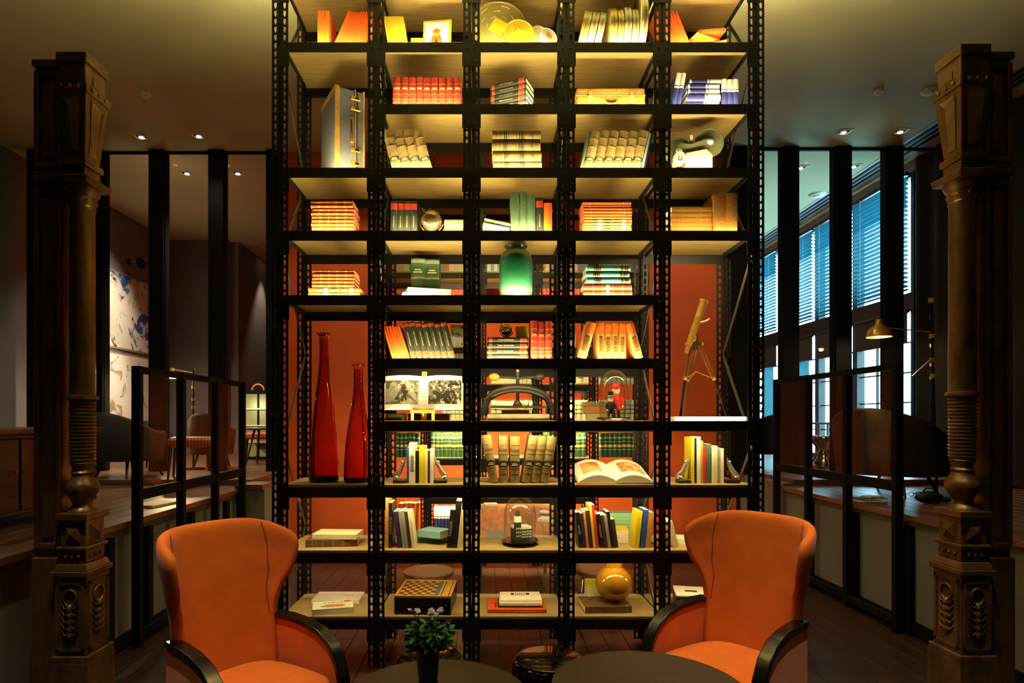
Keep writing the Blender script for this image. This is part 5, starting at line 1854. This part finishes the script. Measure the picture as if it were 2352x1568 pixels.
M_HAMMER = bpy.data.materials.new('hammered_dark_metal')
M_HAMMER.use_nodes = True
nt = M_HAMMER.node_tree
b = nt.nodes['Principled BSDF']
b.inputs['Base Color'].default_value = (.05, .045, .04, 1)
b.inputs['Metallic'].default_value = .9
b.inputs['Roughness'].default_value = .08
vo = nt.nodes.new('ShaderNodeTexVoronoi')
vo.inputs['Scale'].default_value = 30
tc = nt.nodes.new('ShaderNodeTexCoord')
bp = nt.nodes.new('ShaderNodeBump')
bp.inputs['Strength'].default_value = .9
bp.inputs['Distance'].default_value = .02
nt.links.new(tc.outputs['Object'], vo.inputs['Vector'])
nt.links.new(vo.outputs['Distance'], bp.inputs['Height'])
nt.links.new(bp.outputs['Normal'], b.inputs['Normal'])
M_MIRTOP = mat('dark_mirror_top', '#17140d', 0.1, 0.0)


def drum_stool(X, Y, r, z, label):
    t = thing('drum_stool', label, 'stool', (X, Y, 0), group='hammered metal stools')
    MB().lathe([(r * .5, 0.0), (r * .62, .01), (r * .78, z * .25), (r * .98, z * .6), (r * 1.05, z * .82), (r * .99, z - .014), (r * .9, z - .012)], 40).build('drum', M_HAMMER, t, smooth=60)
    MB().lathe([(.01, z - .011), (r * .92, z - .011), (r * .93, z - .003), (r * .91, z), (.01, z)], 48).build('top', M_MIRTOP, t, smooth=40)


drum_stool(.345, 3.23, .19, .415, 'dark hammered metal stool standing between the two round tables')
drum_stool(-.29, 3.27, .18, .41, 'dark hammered metal stool half hidden by the flower vase')

# flower vase on the first table
vz = .501
vx, vy = (983 - VX) * 2.5 / FP, 2.50
va = thing('flower_vase', 'dark glass vase on the round table', 'vase', (vx, vy, vz))
MB().lathe([(.002, 0), (.040, 0), (.043, .01), (.040, .12), (.050, .23), (.054, .24), (.050, .238), (.036, .12), (.037, .015), (.002, .012)], 28).build('glass', mat('smoked_blue_glass', '#10161c', 0.06, 0.1), va, smooth=60)
fw = thing('flower_bunch', 'bunch of small white flowers with green leaves in the dark vase', 'flowers', (vx, vy, vz + .245))
M_LEAF = mat('green_leaf', '#2a7034', 0.5, var=.35, scale=20)
M_STEM = mat('green_stem', '#3c6a34', 0.6)
M_PETAL = mat('white_petal', '#d8d4dc', 0.6)
rl = random.Random(3)
lm = MB().add([(0, 0, 0), (.014, .018, .004), (.016, .034, .002), (.008, .050, -.006), (0, .058, -.010), (-.008, .050, -.006), (-.016, .034, .002), (-.014, .018, .004), (0, .030, -.004)],
              [(0, 1, 8), (1, 2, 8), (2, 3, 8), (3, 4, 8), (4, 5, 8), (5, 6, 8), (6, 7, 8), (7, 0, 8)]).mesh('leaf', M_LEAF, 60)
for q in range(170):
    a = rl.uniform(0, 2 * PI)
    rr = rl.uniform(.01, .065) if q > 30 else rl.uniform(.04, .075)
    z = rl.uniform(.035, .115) - rr * .5
    o = link('leaf', lm, fw, (rr * math.cos(a) * 1.15, rr * math.sin(a), z), (rl.uniform(-.9, .9), rl.uniform(-.5, .5), a - PI / 2 + rl.uniform(-.8, .8)), [rl.uniform(.5, .95)] * 3)
pm_ = MB()
for q in range(6):
    a = q * PI / 3
    M_ = Matrix.Rotation(a, 4, 'Z') @ Matrix.Rotation(R(-38), 4, 'X')
    pm_.add([(0, 0, 0), (.006, .008, 0), (.005, .016, .002), (0, .019, .003), (-.005, .016, .002), (-.006, .008, 0)], [(0, 1, 2, 3, 4, 5)], M_)
petal = pm_.mesh('blossom', M_PETAL)
for q, (x, y) in enumerate(((950, 1408), (958, 1418), (988, 1417), (1002, 1412), (1010, 1410), (1030, 1436), (1017, 1446))):
    tip = Vector(((x - 983) * 2.5 / FP, rl.uniform(-.03, .02), (1497 - y) * 2.5 / FP))
    st = MB().tube([(tip.x * .2, 0, -.04), (tip.x * .6, tip.y * .5, tip.z * .5), tip], .0018, 5).build('stem', M_STEM, fw)
    for k in range(3):
        link('blossom', petal, st, tip + Vector((rl.uniform(-.008, .008), rl.uniform(-.008, .008), rl.uniform(-.006, .006))), (rl.uniform(-.6, .6) + .5, rl.uniform(-.6, .6), rl.uniform(0, 6)))
# magazine on the second table
o = MB().cbox(-.14, .14, -.10, .10, 0, .012, .002).build('magazine', C['black'], None, ((1466 - VX) * 2.45 / FP, 2.52, .521), (0, 0, R(4)))
tag(o, 'dark magazine with a green picture lying on the second table', 'magazine')
MB().box(-.02, .05, -.02, .07, .012, .0126).build('cover_picture', C['mint'], o)

# ------------------------------------------------------------------ cast iron columns with pilasters
def col_z(y):
    return EYE - (y - VY) * 3.4 / FP


def column(X, Y, s, dz, label):
    """s = -1: pilaster stands on the low X side"""
    t = thing('ornate_column', label, 'column', (X, Y, 0), group='ornate cast columns')
    H_ = lambda y: col_z(y) * (1 + dz)

    def sq(name, hs, y0, y1, hs1=None, p=None):
        z0, z1 = H_(y1), H_(y0)
        h1 = hs if hs1 is None else hs1
        v = [(-h1, -h1, z0), (h1, -h1, z0), (h1, h1, z0), (-h1, h1, z0), (-hs, -hs, z1), (hs, -hs, z1), (hs, hs, z1), (-hs, hs, z1)]
        o = MB().add(v, [(0, 3, 2, 1), (4, 5, 6, 7), (0, 1, 5, 4), (1, 2, 6, 5), (2, 3, 7, 6), (3, 0, 4, 7)]).build(name, M_IRON, p or t)
        bv = o.modifiers.new('bevel', 'BEVEL')
        bv.width = .004
        return o
    sq('capital_cap', .108, 118, 140)
    sq('capital_neck', .094, 140, 190)
    for k in range(4):
        M_ = Matrix.Rotation(k * PI / 2, 4, 'Z')
        z = (H_(165) + H_(185)) / 2
        MB().box(-.03, .03, -.100, -.094, z - .02, z + .025, M_).build('raised_tablet', M_IRON, t)
    lg = sq('bead_ledge', .118, 190, 210)
    for k in range(4):
        M_ = Matrix.Rotation(k * PI / 2, 4, 'Z')
        for q in (-.06, 0, .06):
            MB().ball(M_ @ Vector((q, -.118, (H_(190) + H_(210)) / 2)), .014, 10, 6).build('bead', M_IRON, lg, smooth=80)
    tb = sq('tapered_block', .108, 210, 362, .070)
    for k in range(4):
        M_ = Matrix.Rotation(k * PI / 2, 4, 'Z')
        z0, z1 = H_(345), H_(225)
        MB().add([(-.035, -.078, z0), (.035, -.078, z0), (.062, -.112, z1), (-.062, -.112, z1), (0, -.095, z0 + .02), (0, -.128, z1 - .05)],
                 [(0, 1, 4), (1, 2, 5, 4), (2, 3, 5), (3, 0, 4, 5)], M_).build('facet_panel', M_IRON, tb)
    sq('lower_ledge', .090, 360, 374)
    sq('neck_block', .074, 374, 402)
    sq('abacus', .125, 402, 418, .115)
    pr_ = [(.105, 418), (.110, 425), (.098, 434), (.084, 440), (.084, 447), (.088, 450), (.084, 455), (.076, 462), (.082, 466), (.075, 470), (.074, 480),
           (.078, 906), (.094, 909), (.096, 915), (.086, 919)]
    MB().lathe([(r, H_(y)) for r, y in pr_][::-1], 32).build('shaft', M_IRON, t, smooth=50)
    for k in range(10):
        a = k * PI / 5
        MB().ball((.086 * math.cos(a), .086 * math.sin(a), H_(449)), .007, 8, 5).build('neck_bead', M_IRON, t, smooth=80)
    rib = []
    n = 17
    for k in range(n):
        y = 920 + (1062 - 920) * k / n
        dy = (1062 - 920) / n
        rib += [(.070, y), (.080, y + dy * .25), (.080, y + dy * .6), (.070, y + dy * .95)]
    MB().lathe([(r, H_(y)) for r, y in rib][::-1], 28).build('ribbed_sleeve', M_IRON, t, smooth=50)
    bs = [(.070, 1062), (.076, 1066), (.062, 1074), (.058, 1082), (.070, 1088), (.062, 1094), (.070, 1102), (.090, 1112), (.102, 1120), (.096, 1134), (.074, 1146), (.060, 1156), (.058, 1164), (.072, 1170), (.090, 1176), (.094, 1182)]
    MB().lathe([(r, H_(y)) for r, y in bs][::-1], 28).build('baluster', M_IRON, t, smooth=50)
    sq('pedestal_cap', .112, 1180, 1196)
    sq('pyramid_block', .090, 1196, 1256)
    for k in range(4):
        M_ = Matrix.Rotation(k * PI / 2, 4, 'Z')
        z0, z1 = H_(1248), H_(1206)
        MB().add([(-.055, -.091, z0), (.055, -.091, z0), (.055, -.091, z1), (-.055, -.091, z1), (0, -.118, (z0 + z1) / 2)], [(0, 1, 4), (1, 2, 4), (2, 3, 4), (3, 0, 4)], M_).build('pyramid_boss', M_IRON, t)
    sq('pedestal_ledge', .108, 1256, 1264)
    sq('bead_block', .092, 1264, 1296)
    for k in range(4):
        M_ = Matrix.Rotation(k * PI / 2, 4, 'Z')
        for q in (-.045, 0, .045):
            MB().ball(M_ @ Vector((q, -.093, H_(1280))), .013, 8, 5).build('bead', M_IRON, t, smooth=80)
    sq('pedestal_moulding', .105, 1296, 1312, .118)
    sq('pedestal_moulding', .128, 1312, 1324)
    sq('pedestal', .112, 1324, 1505)
    z0, z1 = H_(1495), H_(1336)
    for k in range(4):
        M_ = Matrix.Rotation(k * PI / 2, 4, 'Z')
        fr = MB()
        for a in ((-.095, .095, z0, z0 + .015), (-.095, .095, z1 - .015, z1), (-.095, -.08, z0, z1), (.08, .095, z0, z1)):
            fr.box(a[0], a[1], -.120, -.112, a[2], a[3], M_)
        f_ = fr.build('panel_frame', M_IRON, t)
        MB().tube([M_ @ Vector((.045 * math.cos(a), -.116, z1 - .09 + .045 * math.sin(a))) for a in [R(12 * q) for q in range(30)]], .008, 6, True).build('carved_ring', M_IRON, f_, smooth=70)
        for q in range(5):
            zz = z1 - .15 - q * (z1 - z0 - .2) / 5
            MB().ball(M_ @ Vector((0, -.114, zz)), .022, 10, 6, (1, 1, 1.3)).build('carved_bud', M_IRON, f_, smooth=80)
            for sx in (-1, 1):
                MB().tube([M_ @ Vector((0, -.113, zz + .02)), M_ @ Vector((sx * .035, -.118, zz)), M_ @ Vector((sx * .055, -.114, zz + .03))], [.010, .008, .004], 6).build('carved_leaf', M_IRON, f_, smooth=70)
    sq('plinth', .132, 1505, 1521, .132)
    MB().box(-.135, .135, -.135, .135, 0, H_(1521)).build('foot_block', M_IRON, t)
    # pilaster beside it
    xo = s * .2
    t.scale = (.8, .94, 1)
    hw = .093
    zt, zm = H_(132), H_(400)
    pb = MB().box(xo - hw, xo + hw, -.05, .16, 0, zt).build('pilaster', M_IRON, t)
    MB().cbox(xo - hw - .012, xo + hw + .012, -.075, .17, zt - .03, zt + .01, .004).build('pilaster_cap', M_IRON, pb)
    MB().cbox(xo - hw - .008, xo + hw + .008, -.075, .17, zm - .03, zm + .03, .004).build('pilaster_band', M_IRON, pb)
    for z0, z1 in ((zm + .05, zt - .05), (.95, zm - .06)):
        for a in ((xo - hw, xo - hw + .03, z0, z1), (xo + hw - .03, xo + hw, z0, z1), (xo - hw + .03, xo + hw - .03, z0, z0 + .03), (xo - hw + .03, xo + hw - .03, z1 - .03, z1)):
            MB().cbox(a[0], a[1], -.072, -.05, a[2], a[3], .004).build('panel_moulding', M_IRON, pb)
        MB().cbox(xo - .036, xo + .036, -.064, -.05, z0 + .06, z1 - .06, .006).build('raised_panel', M_IRON, pb)
    MB().cbox(xo - hw - .01, xo + hw + .01, -.08, .17, 0, .9, .005).build('pilaster_base', M_IRON, pb)


column(-2.305, 3.50, -1, 0.0, 'ornate cast iron column and pilaster beside the painting lounge')
column(2.745, 3.50, 1, 0.012, 'ornate cast iron column and pilaster beside the window lounge')

# ------------------------------------------------------------------ glazed steel screens
def screen(X, Y0, Y1, H_, zr, label):
    t = thing('glazed_screen', label, 'screen', (X, Y0, 0), group='low glazed steel screens')
    L = Y1 - Y0
    for k in range(4):
        y = L * k / 3
        MB().box(-.03, .03, y - .025, y + .025, 0, H_).build('post', M_STEEL2, t)
    for k in range(3):
        a, b_ = L * k / 3 + .025, L * (k + 1) / 3 - .025
        for z0, z1 in ((H_ - .05, H_), (zr - .04, zr + .04), (.06, .11)):
            MB().box(-.022, .022, a, b_, z0, z1).build('rail', M_STEEL2, t)
        MB().box(-.004, .004, a, b_, zr + .04, H_ - .05).build('pane', M_GLASS, t)
        MB().box(-.012, .012, a, a + .012, zr + .04, H_ - .05).build('glazing_bead', M_STEEL2, t)
    return t


screen(-2.56, 4.50, 6.45, 2.07, 1.12, 'black steel screen with three glass panes before the painting lounge')
screen(3.255, 4.80, 6.78, 2.12, 1.15, 'black steel screen with three glass panes before the window lounge')

# ------------------------------------------------------------------ behind the rack: desk and stools
M_DESK = mat('oak_desk_wood', '#c08a5e', 0.4, col2='#8a5a38', scale=3, stretch=(9, 1, 1))  # warm oak with browner grain
dk = thing('work_desk', 'oak work desk standing between the two racks', 'desk', (.30, 5.75, 0))
MB().cbox(-.42, .46, -.95, .95, .715, .75, .004).build('top', M_DESK, dk)
for sx in (-.34, .36):
    for sy in (-.85, .85):
        MB().cyl((sx, sy, 0.001), (sx, sy, .714), .018, n=10).build('leg', M_CHROME, dk)
for x, y, w, d, h, yaw, m_, lb in ((1127, 1162, .14, .12, .03, 5, C['cream'], 'cream booklet lying on the desk behind the building dome'),
                                   (1256, 1196, .14, .16, .028, -20, C['white'], 'white booklet at the edge of the desk behind the racks')):
    Y = (EYE - .75) * FP / (y - VY)
    o = MB().cbox(-w / 2, w / 2, -d / 2, d / 2, 0, h, .002).build('booklet', m_, None, ((x - VX) * Y / FP, Y, .751), (0, 0, R(yaw)))
    tag(o, lb, 'booklet')
    MB().box(-w / 2 + .004, w / 2 + .0006, -d / 2 - .0006, d / 2 - .004, .004, h - .004).build('pages', M_PAPER, o)
Y = (EYE - .75) * FP / (1182 - VY)
ms = thing('computer_mouse', 'white computer mouse on the desk behind the building dome', 'mouse', ((1250 - VX) * Y / FP, Y, .751), (0, 0, R(70)))
MB().ball((0, 0, .0235), .05, 18, 10, (.65, 1.1, .45)).build('shell', M_WHITE, ms, smooth=80)
MB().tube([(0, .05, .01), (.02, .12, .006), (.05, .2, .006)], .0025, 5).build('cable', M_WHITE, ms)
def round_stool(X, Y, r, z, label):
    t = thing('round_stool', label, 'stool', (X, Y, 0), group='round wooden stools behind the rack')
    MB().lathe([(.01, z - .04), (r * .96, z - .04), (r, z - .03), (r, z - .008), (r - .008, z), (.01, z)], 40).build('seat', mat('worn_seat_wood', '#7a5632', .45, var=.2, scale=10), t, smooth=30)
    for q in range(4):
        a = q * PI / 2 + .6
        MB().tube([(r * .5 * math.cos(a), r * .5 * math.sin(a), z - .04), (r * .8 * math.cos(a), r * .8 * math.sin(a), z - .08), (r * .95 * math.cos(a), r * .95 * math.sin(a), .001)], .010, 8).build('leg', M_CHROME, t, smooth=60)
    MB().tube([(r * .85 * math.cos(a), r * .85 * math.sin(a), z * .45) for a in [R(15 * q) for q in range(24)]], .008, 6, True).build('foot_ring', M_STEEL2, t, smooth=60)


round_stool((984 - VX) * 4.95 / FP, 4.97, .205, .45, 'round wooden stool behind the chess box')
round_stool((1372 - VX) * 5.05 / FP, 5.05, .205, .45, 'round wooden stool behind the golden vase')

# ------------------------------------------------------------------ lounge behind the glazed screens
def tub_chair(X, Y, z, yaw, w, h, m_, label, seat_m=None):
    t = thing('tub_chair', label, 'armchair', (X, Y, z), (0, 0, R(yaw)))
    r = w / 2
    N = 20
    vs, fs = [], []
    for k in range(N + 1):
        a = R(-20 + 220 * k / N)
        hh = h * (.72 + .28 * math.sin(max(0, min(PI, a))) ** 1.0)
        for rr, zz in ((r * .80, .22), (r * .84, hh - .03), (r * .93, hh), (r, hh - .04), (r * .90, .20)):
            vs.append((rr * math.cos(a), rr * math.sin(a), zz))
    for k in range(N):
        for i in range(5):
            j = (i + 1) % 5
            fs.append((k * 5 + i, k * 5 + j, k * 5 + 5 + j, k * 5 + 5 + i))
    fs += [(0, 1, 2, 3, 4), tuple(N * 5 + i for i in range(5))]
    MB().add(vs, fs).build('shell', m_, t, smooth=60)
    MB().lathe([(.02, .24), (r * .78, .24), (r * .80, .30), (r * .78, .40), (r * .6, .425), (.02, .43)], 32).build('seat', seat_m or m_, t, smooth=60)
    for q in range(4):
        a = PI / 4 + q * PI / 2
        MB().cyl((r * .55 * math.cos(a), r * .55 * math.sin(a), .24), (r * .78 * math.cos(a), r * .78 * math.sin(a), .001), .02, .011, 8).build('leg', M_BLACKWOOD, t)
    return t


def dining_chair(X, Y, z, yaw, label, seat_m, back=True):
    t = thing('lounge_chair', label, 'chair', (X, Y, z), (0, 0, R(yaw)))
    MB().cbox(-.25, .25, -.24, .24, .36, .47, .03).build('seat', seat_m, t)
    for sx in (-.21, .21):
        for sy in (-.2, .2):
            MB().cyl((sx, sy, .37), (sx * 1.12, sy * 1.12, .001), .020, .012, 8).build('leg', M_DARKWOOD, t)
    if back:
        pts = [(.29 * math.cos(a), .06 + .24 * math.sin(a), .74 + .04 * math.sin(a)) for a in [R(-5 + 19 * q) for q in range(11)]]
        MB().tube(pts, [.03] + [.045] * 9 + [.03], 8).build('back_rail', M_LEATHER, t, smooth=60)
        for sx in (-.27, -.1, .1, .27):
            MB().cyl((sx * .8, .16, .46), (sx, .06 + (.24 if abs(sx) < .2 else .05), .74), .012, .012, 8).build('back_post', M_DARKWOOD, t)
    return t


M_STRIPE = bpy.data.materials.new('striped_orange_fabric')
M_STRIPE.use_nodes = True
nt = M_STRIPE.node_tree
wv = nt.nodes.new('ShaderNodeTexWave')
wv.inputs['Scale'].default_value = 9
tc = nt.nodes.new('ShaderNodeTexCoord')
rp = nt.nodes.new('ShaderNodeValToRGB')
rp.color_ramp.elements[0].color = (*lin('#5c2a18'), 1)
rp.color_ramp.elements[1].color = (*lin('#a8552a'), 1)
nt.links.new(tc.outputs['Object'], wv.inputs['Vector'])
nt.links.new(wv.outputs['Fac'], rp.inputs['Fac'])
nt.links.new(rp.outputs['Color'], nt.nodes['Principled BSDF'].inputs['Base Color'])
M_DKCH = mat('black_upholstery', '#0c0b09', .6)
Z2 = 1.0
tub_chair((298 - VX) * 7.2 / FP, 7.2, Z2, 160, .88, .76, M_DKCH, 'large black tub chair below the paintings')
tub_chair((352 - VX) * 8.6 / FP, 8.6, Z2, 190, .5, .66, M_DKCH, 'smaller black chair behind the first screen post')
tub_chair((487 - VX) * 8.45 / FP, 8.45, Z2, 175, .62, .76, M_LEATHER, 'curved back brown leather chair seen through the screen')
dining_chair((442 - VX) * 7.08 / FP, 7.10, Z2, 20, 'striped orange upholstered stool seen through the screen', M_STRIPE, False)
dining_chair((600 - VX) * 9.85 / FP, 9.85, Z2, 200, 'striped orange stool beside the mirror cabinet', M_STRIPE, False)
rt = thing('side_table', 'round dark table between the lounge chairs', 'table', ((592 - VX) * 9.05 / FP, 9.15, Z2))
MB().lathe([(.02, .52), (.34, .52), (.35, .535), (.34, .55), (.02, .55)], 36).build('top', M_DARKWOOD, rt, smooth=30)
for q in range(3):
    a = q * 2.09
    MB().cyl((.1 * math.cos(a), .1 * math.sin(a), .52), (.26 * math.cos(a), .26 * math.sin(a), .001), .018, .012, 8).build('leg', M_DARKWOOD, rt)
# mirrored cabinet with glowing shelves
mc = thing('mirror_cabinet', 'glass fronted lit cabinet beside the shelving', 'cabinet', ((592 - VX) * 10.2 / FP, 10.2, Z2))
MB().box(-.24, .24, .04, .34, 0, 1.12).build('body', mat('pale_green_cabinet', '#8d9470', .6), mc)
for a in ((-.26, -.22, 0, 1.14), (.22, .26, 0, 1.14), (-.26, .26, 1.1, 1.16), (-.26, .26, 0, .05), (-.01, .01, .05, 1.1)):
    MB().box(a[0], a[1], 0, .04, a[2], a[3]).build('door_frame', M_STEEL2, mc)
for q in range(3):
    MB().box(-.22, .22, -.002, .04, .28 + .28 * q, .30 + .28 * q).build('shelf', C['cream'], mc)
MB().tube([(.10 * math.cos(a) - .05, .15, 1.17 + .10 * math.sin(a)) for a in [R(18 * q) for q in range(11)]], .015, 8).build('arched_crest', M_BRASS, mc, smooth=60)
point_light('cabinet_glow', (0, -.12, .9), 1.5, (1, .85, .5), .03, mc)

def floor_lamp(X, Y, z, h, lean, label, arm=None, glow=0):
    t = thing('floor_lamp', label, 'floor lamp', (X, Y, z))
    MB().lathe([(.02, 0), (.14, 0), (.14, .015), (.02, .03)], 28).build('base', M_STEEL2, t, smooth=30)
    MB().cyl((0, 0, .02), (lean * h, 0, h), .012, .010, 10).build('pole', M_STEEL2, t)
    for f in (.62, .70, .82, 1.0):
        MB().cyl((lean * h * f - .0, 0, h * f - .02), (lean * h * f, 0, h * f + .02), .022, .022, 10).build('clamp', M_BRASS, t)
    if arm:
        MB().cyl(arm[0], arm[1], .008, .008, 8).build('boom', M_BRASS, t)
    if arm and glow:
        MB().lathe([(.10, 0), (.085, .06), (.03, .10), (.025, .14)], 24, Matrix.Translation(Vector(arm[1]) - Vector((0, 0, .12))), cap=False).build('shade', M_BRASS, t, smooth=50)
        point_light('lamp_bulb', Vector(arm[1]) - Vector((0, 0, .12)), glow, (1, .68, .35), .03, t)
    return t


floor_lamp((440 - VX) * 8.2 / FP, 8.25, Z2, 1.35, 0.0, 'thin black floor lamp with a brass shade among the lounge chairs', ((0, 0, 1.3), (-.34, .1, 1.36)), 45)
floor_lamp((2152 - VX) * 5.7 / FP, 5.7, .93, 1.86, -.03, 'tall black floor lamp stand beside the large leather chair', ((-.04, 0, 1.32), (-.30, -.1, 1.14)))
tl2 = floor_lamp((2140 - VX) * 7.3 / FP, 7.3, 1.0, 1.9, 0.0, 'brass shaded reading lamp hanging before the windows', ((0, 0, 1.72), (-.63, 0, 1.78)), 8)
for o in tl2.children:
    if o.name.startswith('shade'):
        o.scale = (1.35, 1.35, 1.5)
        o.location = (.22, 0, -.83)

# paintings on the far wall
PA = blotch_mat('blue_ink_painting', '#cfc8ba', [(2.2, .60, '#8a6a3c'), (1.7, .56, '#2b4a8c'), (4.0, .63, '#3a342c'), (3.0, .60, '#b8b4a8')], 1.0)
PB_ = blotch_mat('pale_ink_painting', '#d0c8bc', [(3.0, .62, '#9a8468'), (6.0, .66, '#5c5048')], 1.0)
for z0, z1, m_, lb in ((2.86, 4.17, PA, 'pale abstract painting with a blue ink splash'), (1.52, 2.80, PB_, 'pale abstract painting with faint brown marks under the blue one')):
    t = thing('painting', lb, 'painting', (XL + .001, 10.0, z0))
    MB().box(0, .03, -1.4, 1.38, 0, z1 - z0).build('frame', mat('pale_frame', '#8a7a5c', .5), t)
    MB().box(.03, .034, -1.37, 1.35, .03, z1 - z0 - .03).build('canvas', m_, t)
    spot_light('picture_beam', (1.6, -.3, 1.6), (0, R(60), 0), 80, (1, .82, .6), 70, .8, .05, t)
pl_ = thing('picture_lamp', 'small black adjustable lamp above the blue painting', 'wall lamp', (XL + .001, 10.62, 4.42))
MB().lathe([(.05, 0), (.05, .02)], 16, Matrix.Rotation(PI / 2, 4, 'Y')).build('wall_plate', M_STEEL2, pl_)
MB().cyl((.02, 0, 0), (.18, .12, .02), .008).build('arm', M_BRASS, pl_)
MB().cyl((.16, .05, .04), (.28, -.08, -.08), .05, .07, 14).build('head', M_STEEL2, pl_)
# sideboard at the far left
sb = thing('sideboard', 'dark wooden sideboard against the wall by the first column', 'sideboard', (-3.66, 4.45, .912))
MB().cbox(-.42, .42, -.65, .65, .10, .66, .006).build('body', M_DARKWOOD, sb)
MB().cbox(-.46, .46, -.69, .69, .66, .70, .006).build('top', mat('brown_sideboard_top', '#5a3a22', .35), sb)
for q in range(3):
    d_ = MB().cbox(.42, .434, -.62 + .42 * q, -.22 + .42 * q, .13, .63, .004).build('door', M_DARKWOOD, sb)
    MB().ball((.445, -.26 + .42 * q, .4), .012, 8, 6).build('knob', M_BRASS, d_)
for sx in (-.36, .36):
    for sy in (-.58, .58):
        MB().cyl((sx, sy, 0.021), (sx, sy, .1), .025, .03, 8).build('foot', M_DARKWOOD, sb)

# window lounge
tub_chair((2045 - VX) * 6.2 / FP, 6.2, .931, 118, 1.06, .86, M_LEATHER, 'large dark leather barrel chair behind the second screen')
tub_chair((1752 - VX) * 8.6 / FP, 8.6, Z2, 200, .8, .76, M_DKCH, 'black tub chair by the windows next to the shelving')
st = thing('side_table', 'pale side table before the windows', 'table', ((1890 - VX) * 9.2 / FP, 9.2, Z2))
MB().cbox(-.20, .20, -.20, .20, .60, .63, .004).build('top', mat('grey_table', '#6c7478', .4), st)
for sx in (-.17, .17):
    for sy in (-.17, .17):
        MB().box(sx - .015, sx + .015, sy - .015, sy + .015, .001, .60).build('leg', mat('grey_table'), st)
hg = thing('hourglass_stool', 'chrome hourglass shaped stool before the windows', 'stool', ((1898 - VX) * 8.5 / FP, 8.55, Z2))
MB().lathe([(.02, 0), (.17, .0), (.18, .05), (.13, .14), (.085, .22), (.12, .30), (.18, .38), (.18, .43), (.16, .45), (.02, .45)], 32).build('body', M_CHROME, hg, smooth=70)
pc = thing('pillar_block', 'narrow purple brown block standing in for a pillar before the windows', 'cabinet', ((1829 - VX) * 8.9 / FP, 8.9, Z2))  # low purplish pillar given a made-up cabinet form
M_PURP = mat('purple_brown_lacquer', '#3a2b33', .5)
MB().cbox(-.115, .115, -.11, .13, 0.001, 1.25, .004).build('body', M_PURP, pc)
d_ = MB().cbox(-.105, .105, -.122, -.11, .04, 1.21, .003).build('door', M_PURP, pc)
MB().ball((.08, -.13, .65), .012, 8, 6).build('knob', M_BRASS, d_)
# things left on the wooden ledge
def ledge_xy(x, y, z=.93):
    Y = (EYE - z) * FP / (y - VY)
    return (x - VX) * Y / FP, Y
for q, (x, y, w, d, m_, lb) in enumerate(((2008, 1112, .26, .18, C['white'], 'white magazine on the ledge before the leather chair'), (2000, 1110, .24, .16, C['green'], 'dark green book on the white magazine on the ledge'), (2022, 1108, .14, .1, C['cream'], 'small cream notebook on the green book'))):
    X, Y = ledge_xy(1992, 1151)
    o = MB().cbox(-w / 2, w / 2, -d / 2, d / 2, 0, .016, .002).build('magazine' if q == 0 else 'book', m_, None, (X + .02 * q, Y, .9315 + q * .017), (0, 0, R(8 * q)))
    tag(o, lb, 'magazine' if q == 0 else 'book')
    MB().box(-w / 2 + .003, w / 2 + .0006, -d / 2 - .0006, d / 2 - .003, .003, .013).build('pages', M_PAPER, o)
X, Y = ledge_xy(2090, 1140)
sg = thing('spectacles', 'pair of dark spectacles left on the ledge', 'spectacles', (X + .05, Y, .932))
for sx in (-.035, .035):
    MB().tube([(sx + .026 * math.cos(a), 0, .022 + .020 * math.sin(a)) for a in [R(20 * q) for q in range(18)]], .003, 5, True).build('rim', M_BLACKWOOD, sg)
    MB().tube([(sx * 1.75, 0, .026), (sx * 1.85, .06, .02), (sx * 1.8, .12, .004)], .0025, 5).build('temple', M_BLACKWOOD, sg)
MB().tube([(-.01, 0, .026), (0, 0, .03), (.01, 0, .026)], .0025, 5).build('bridge', M_BLACKWOOD, sg)
X, Y = ledge_xy(2128, 1158)
bg_ = thing('handbag', 'small dark leather bag on the ledge by the second column', 'bag', (X + .06, Y + .05, .931))
MB().ball((0, 0, .055), .11, 18, 10, (1.1, .6, .5)).build('body', M_DKCH, bg_, smooth=80)
MB().tube([(-.06, 0, .10), (-.03, 0, .135), (.03, 0, .135), (.06, 0, .10)], .006, 6).build('handle', M_DKCH, bg_)
X, Y = ledge_xy(372, 1160)
o = MB().cbox(-.11, .11, -.16, .16, 0, .02, .002).build('booklet', C['cream'], None, (X - .06, Y, .931), (0, 0, R(-12)))
tag(o, 'cream booklet lying on the wooden ledge by the first screen', 'booklet')
MB().box(-.105, .1106, -.155, .1606, .004, .017).build('pages', M_PAPER, o)
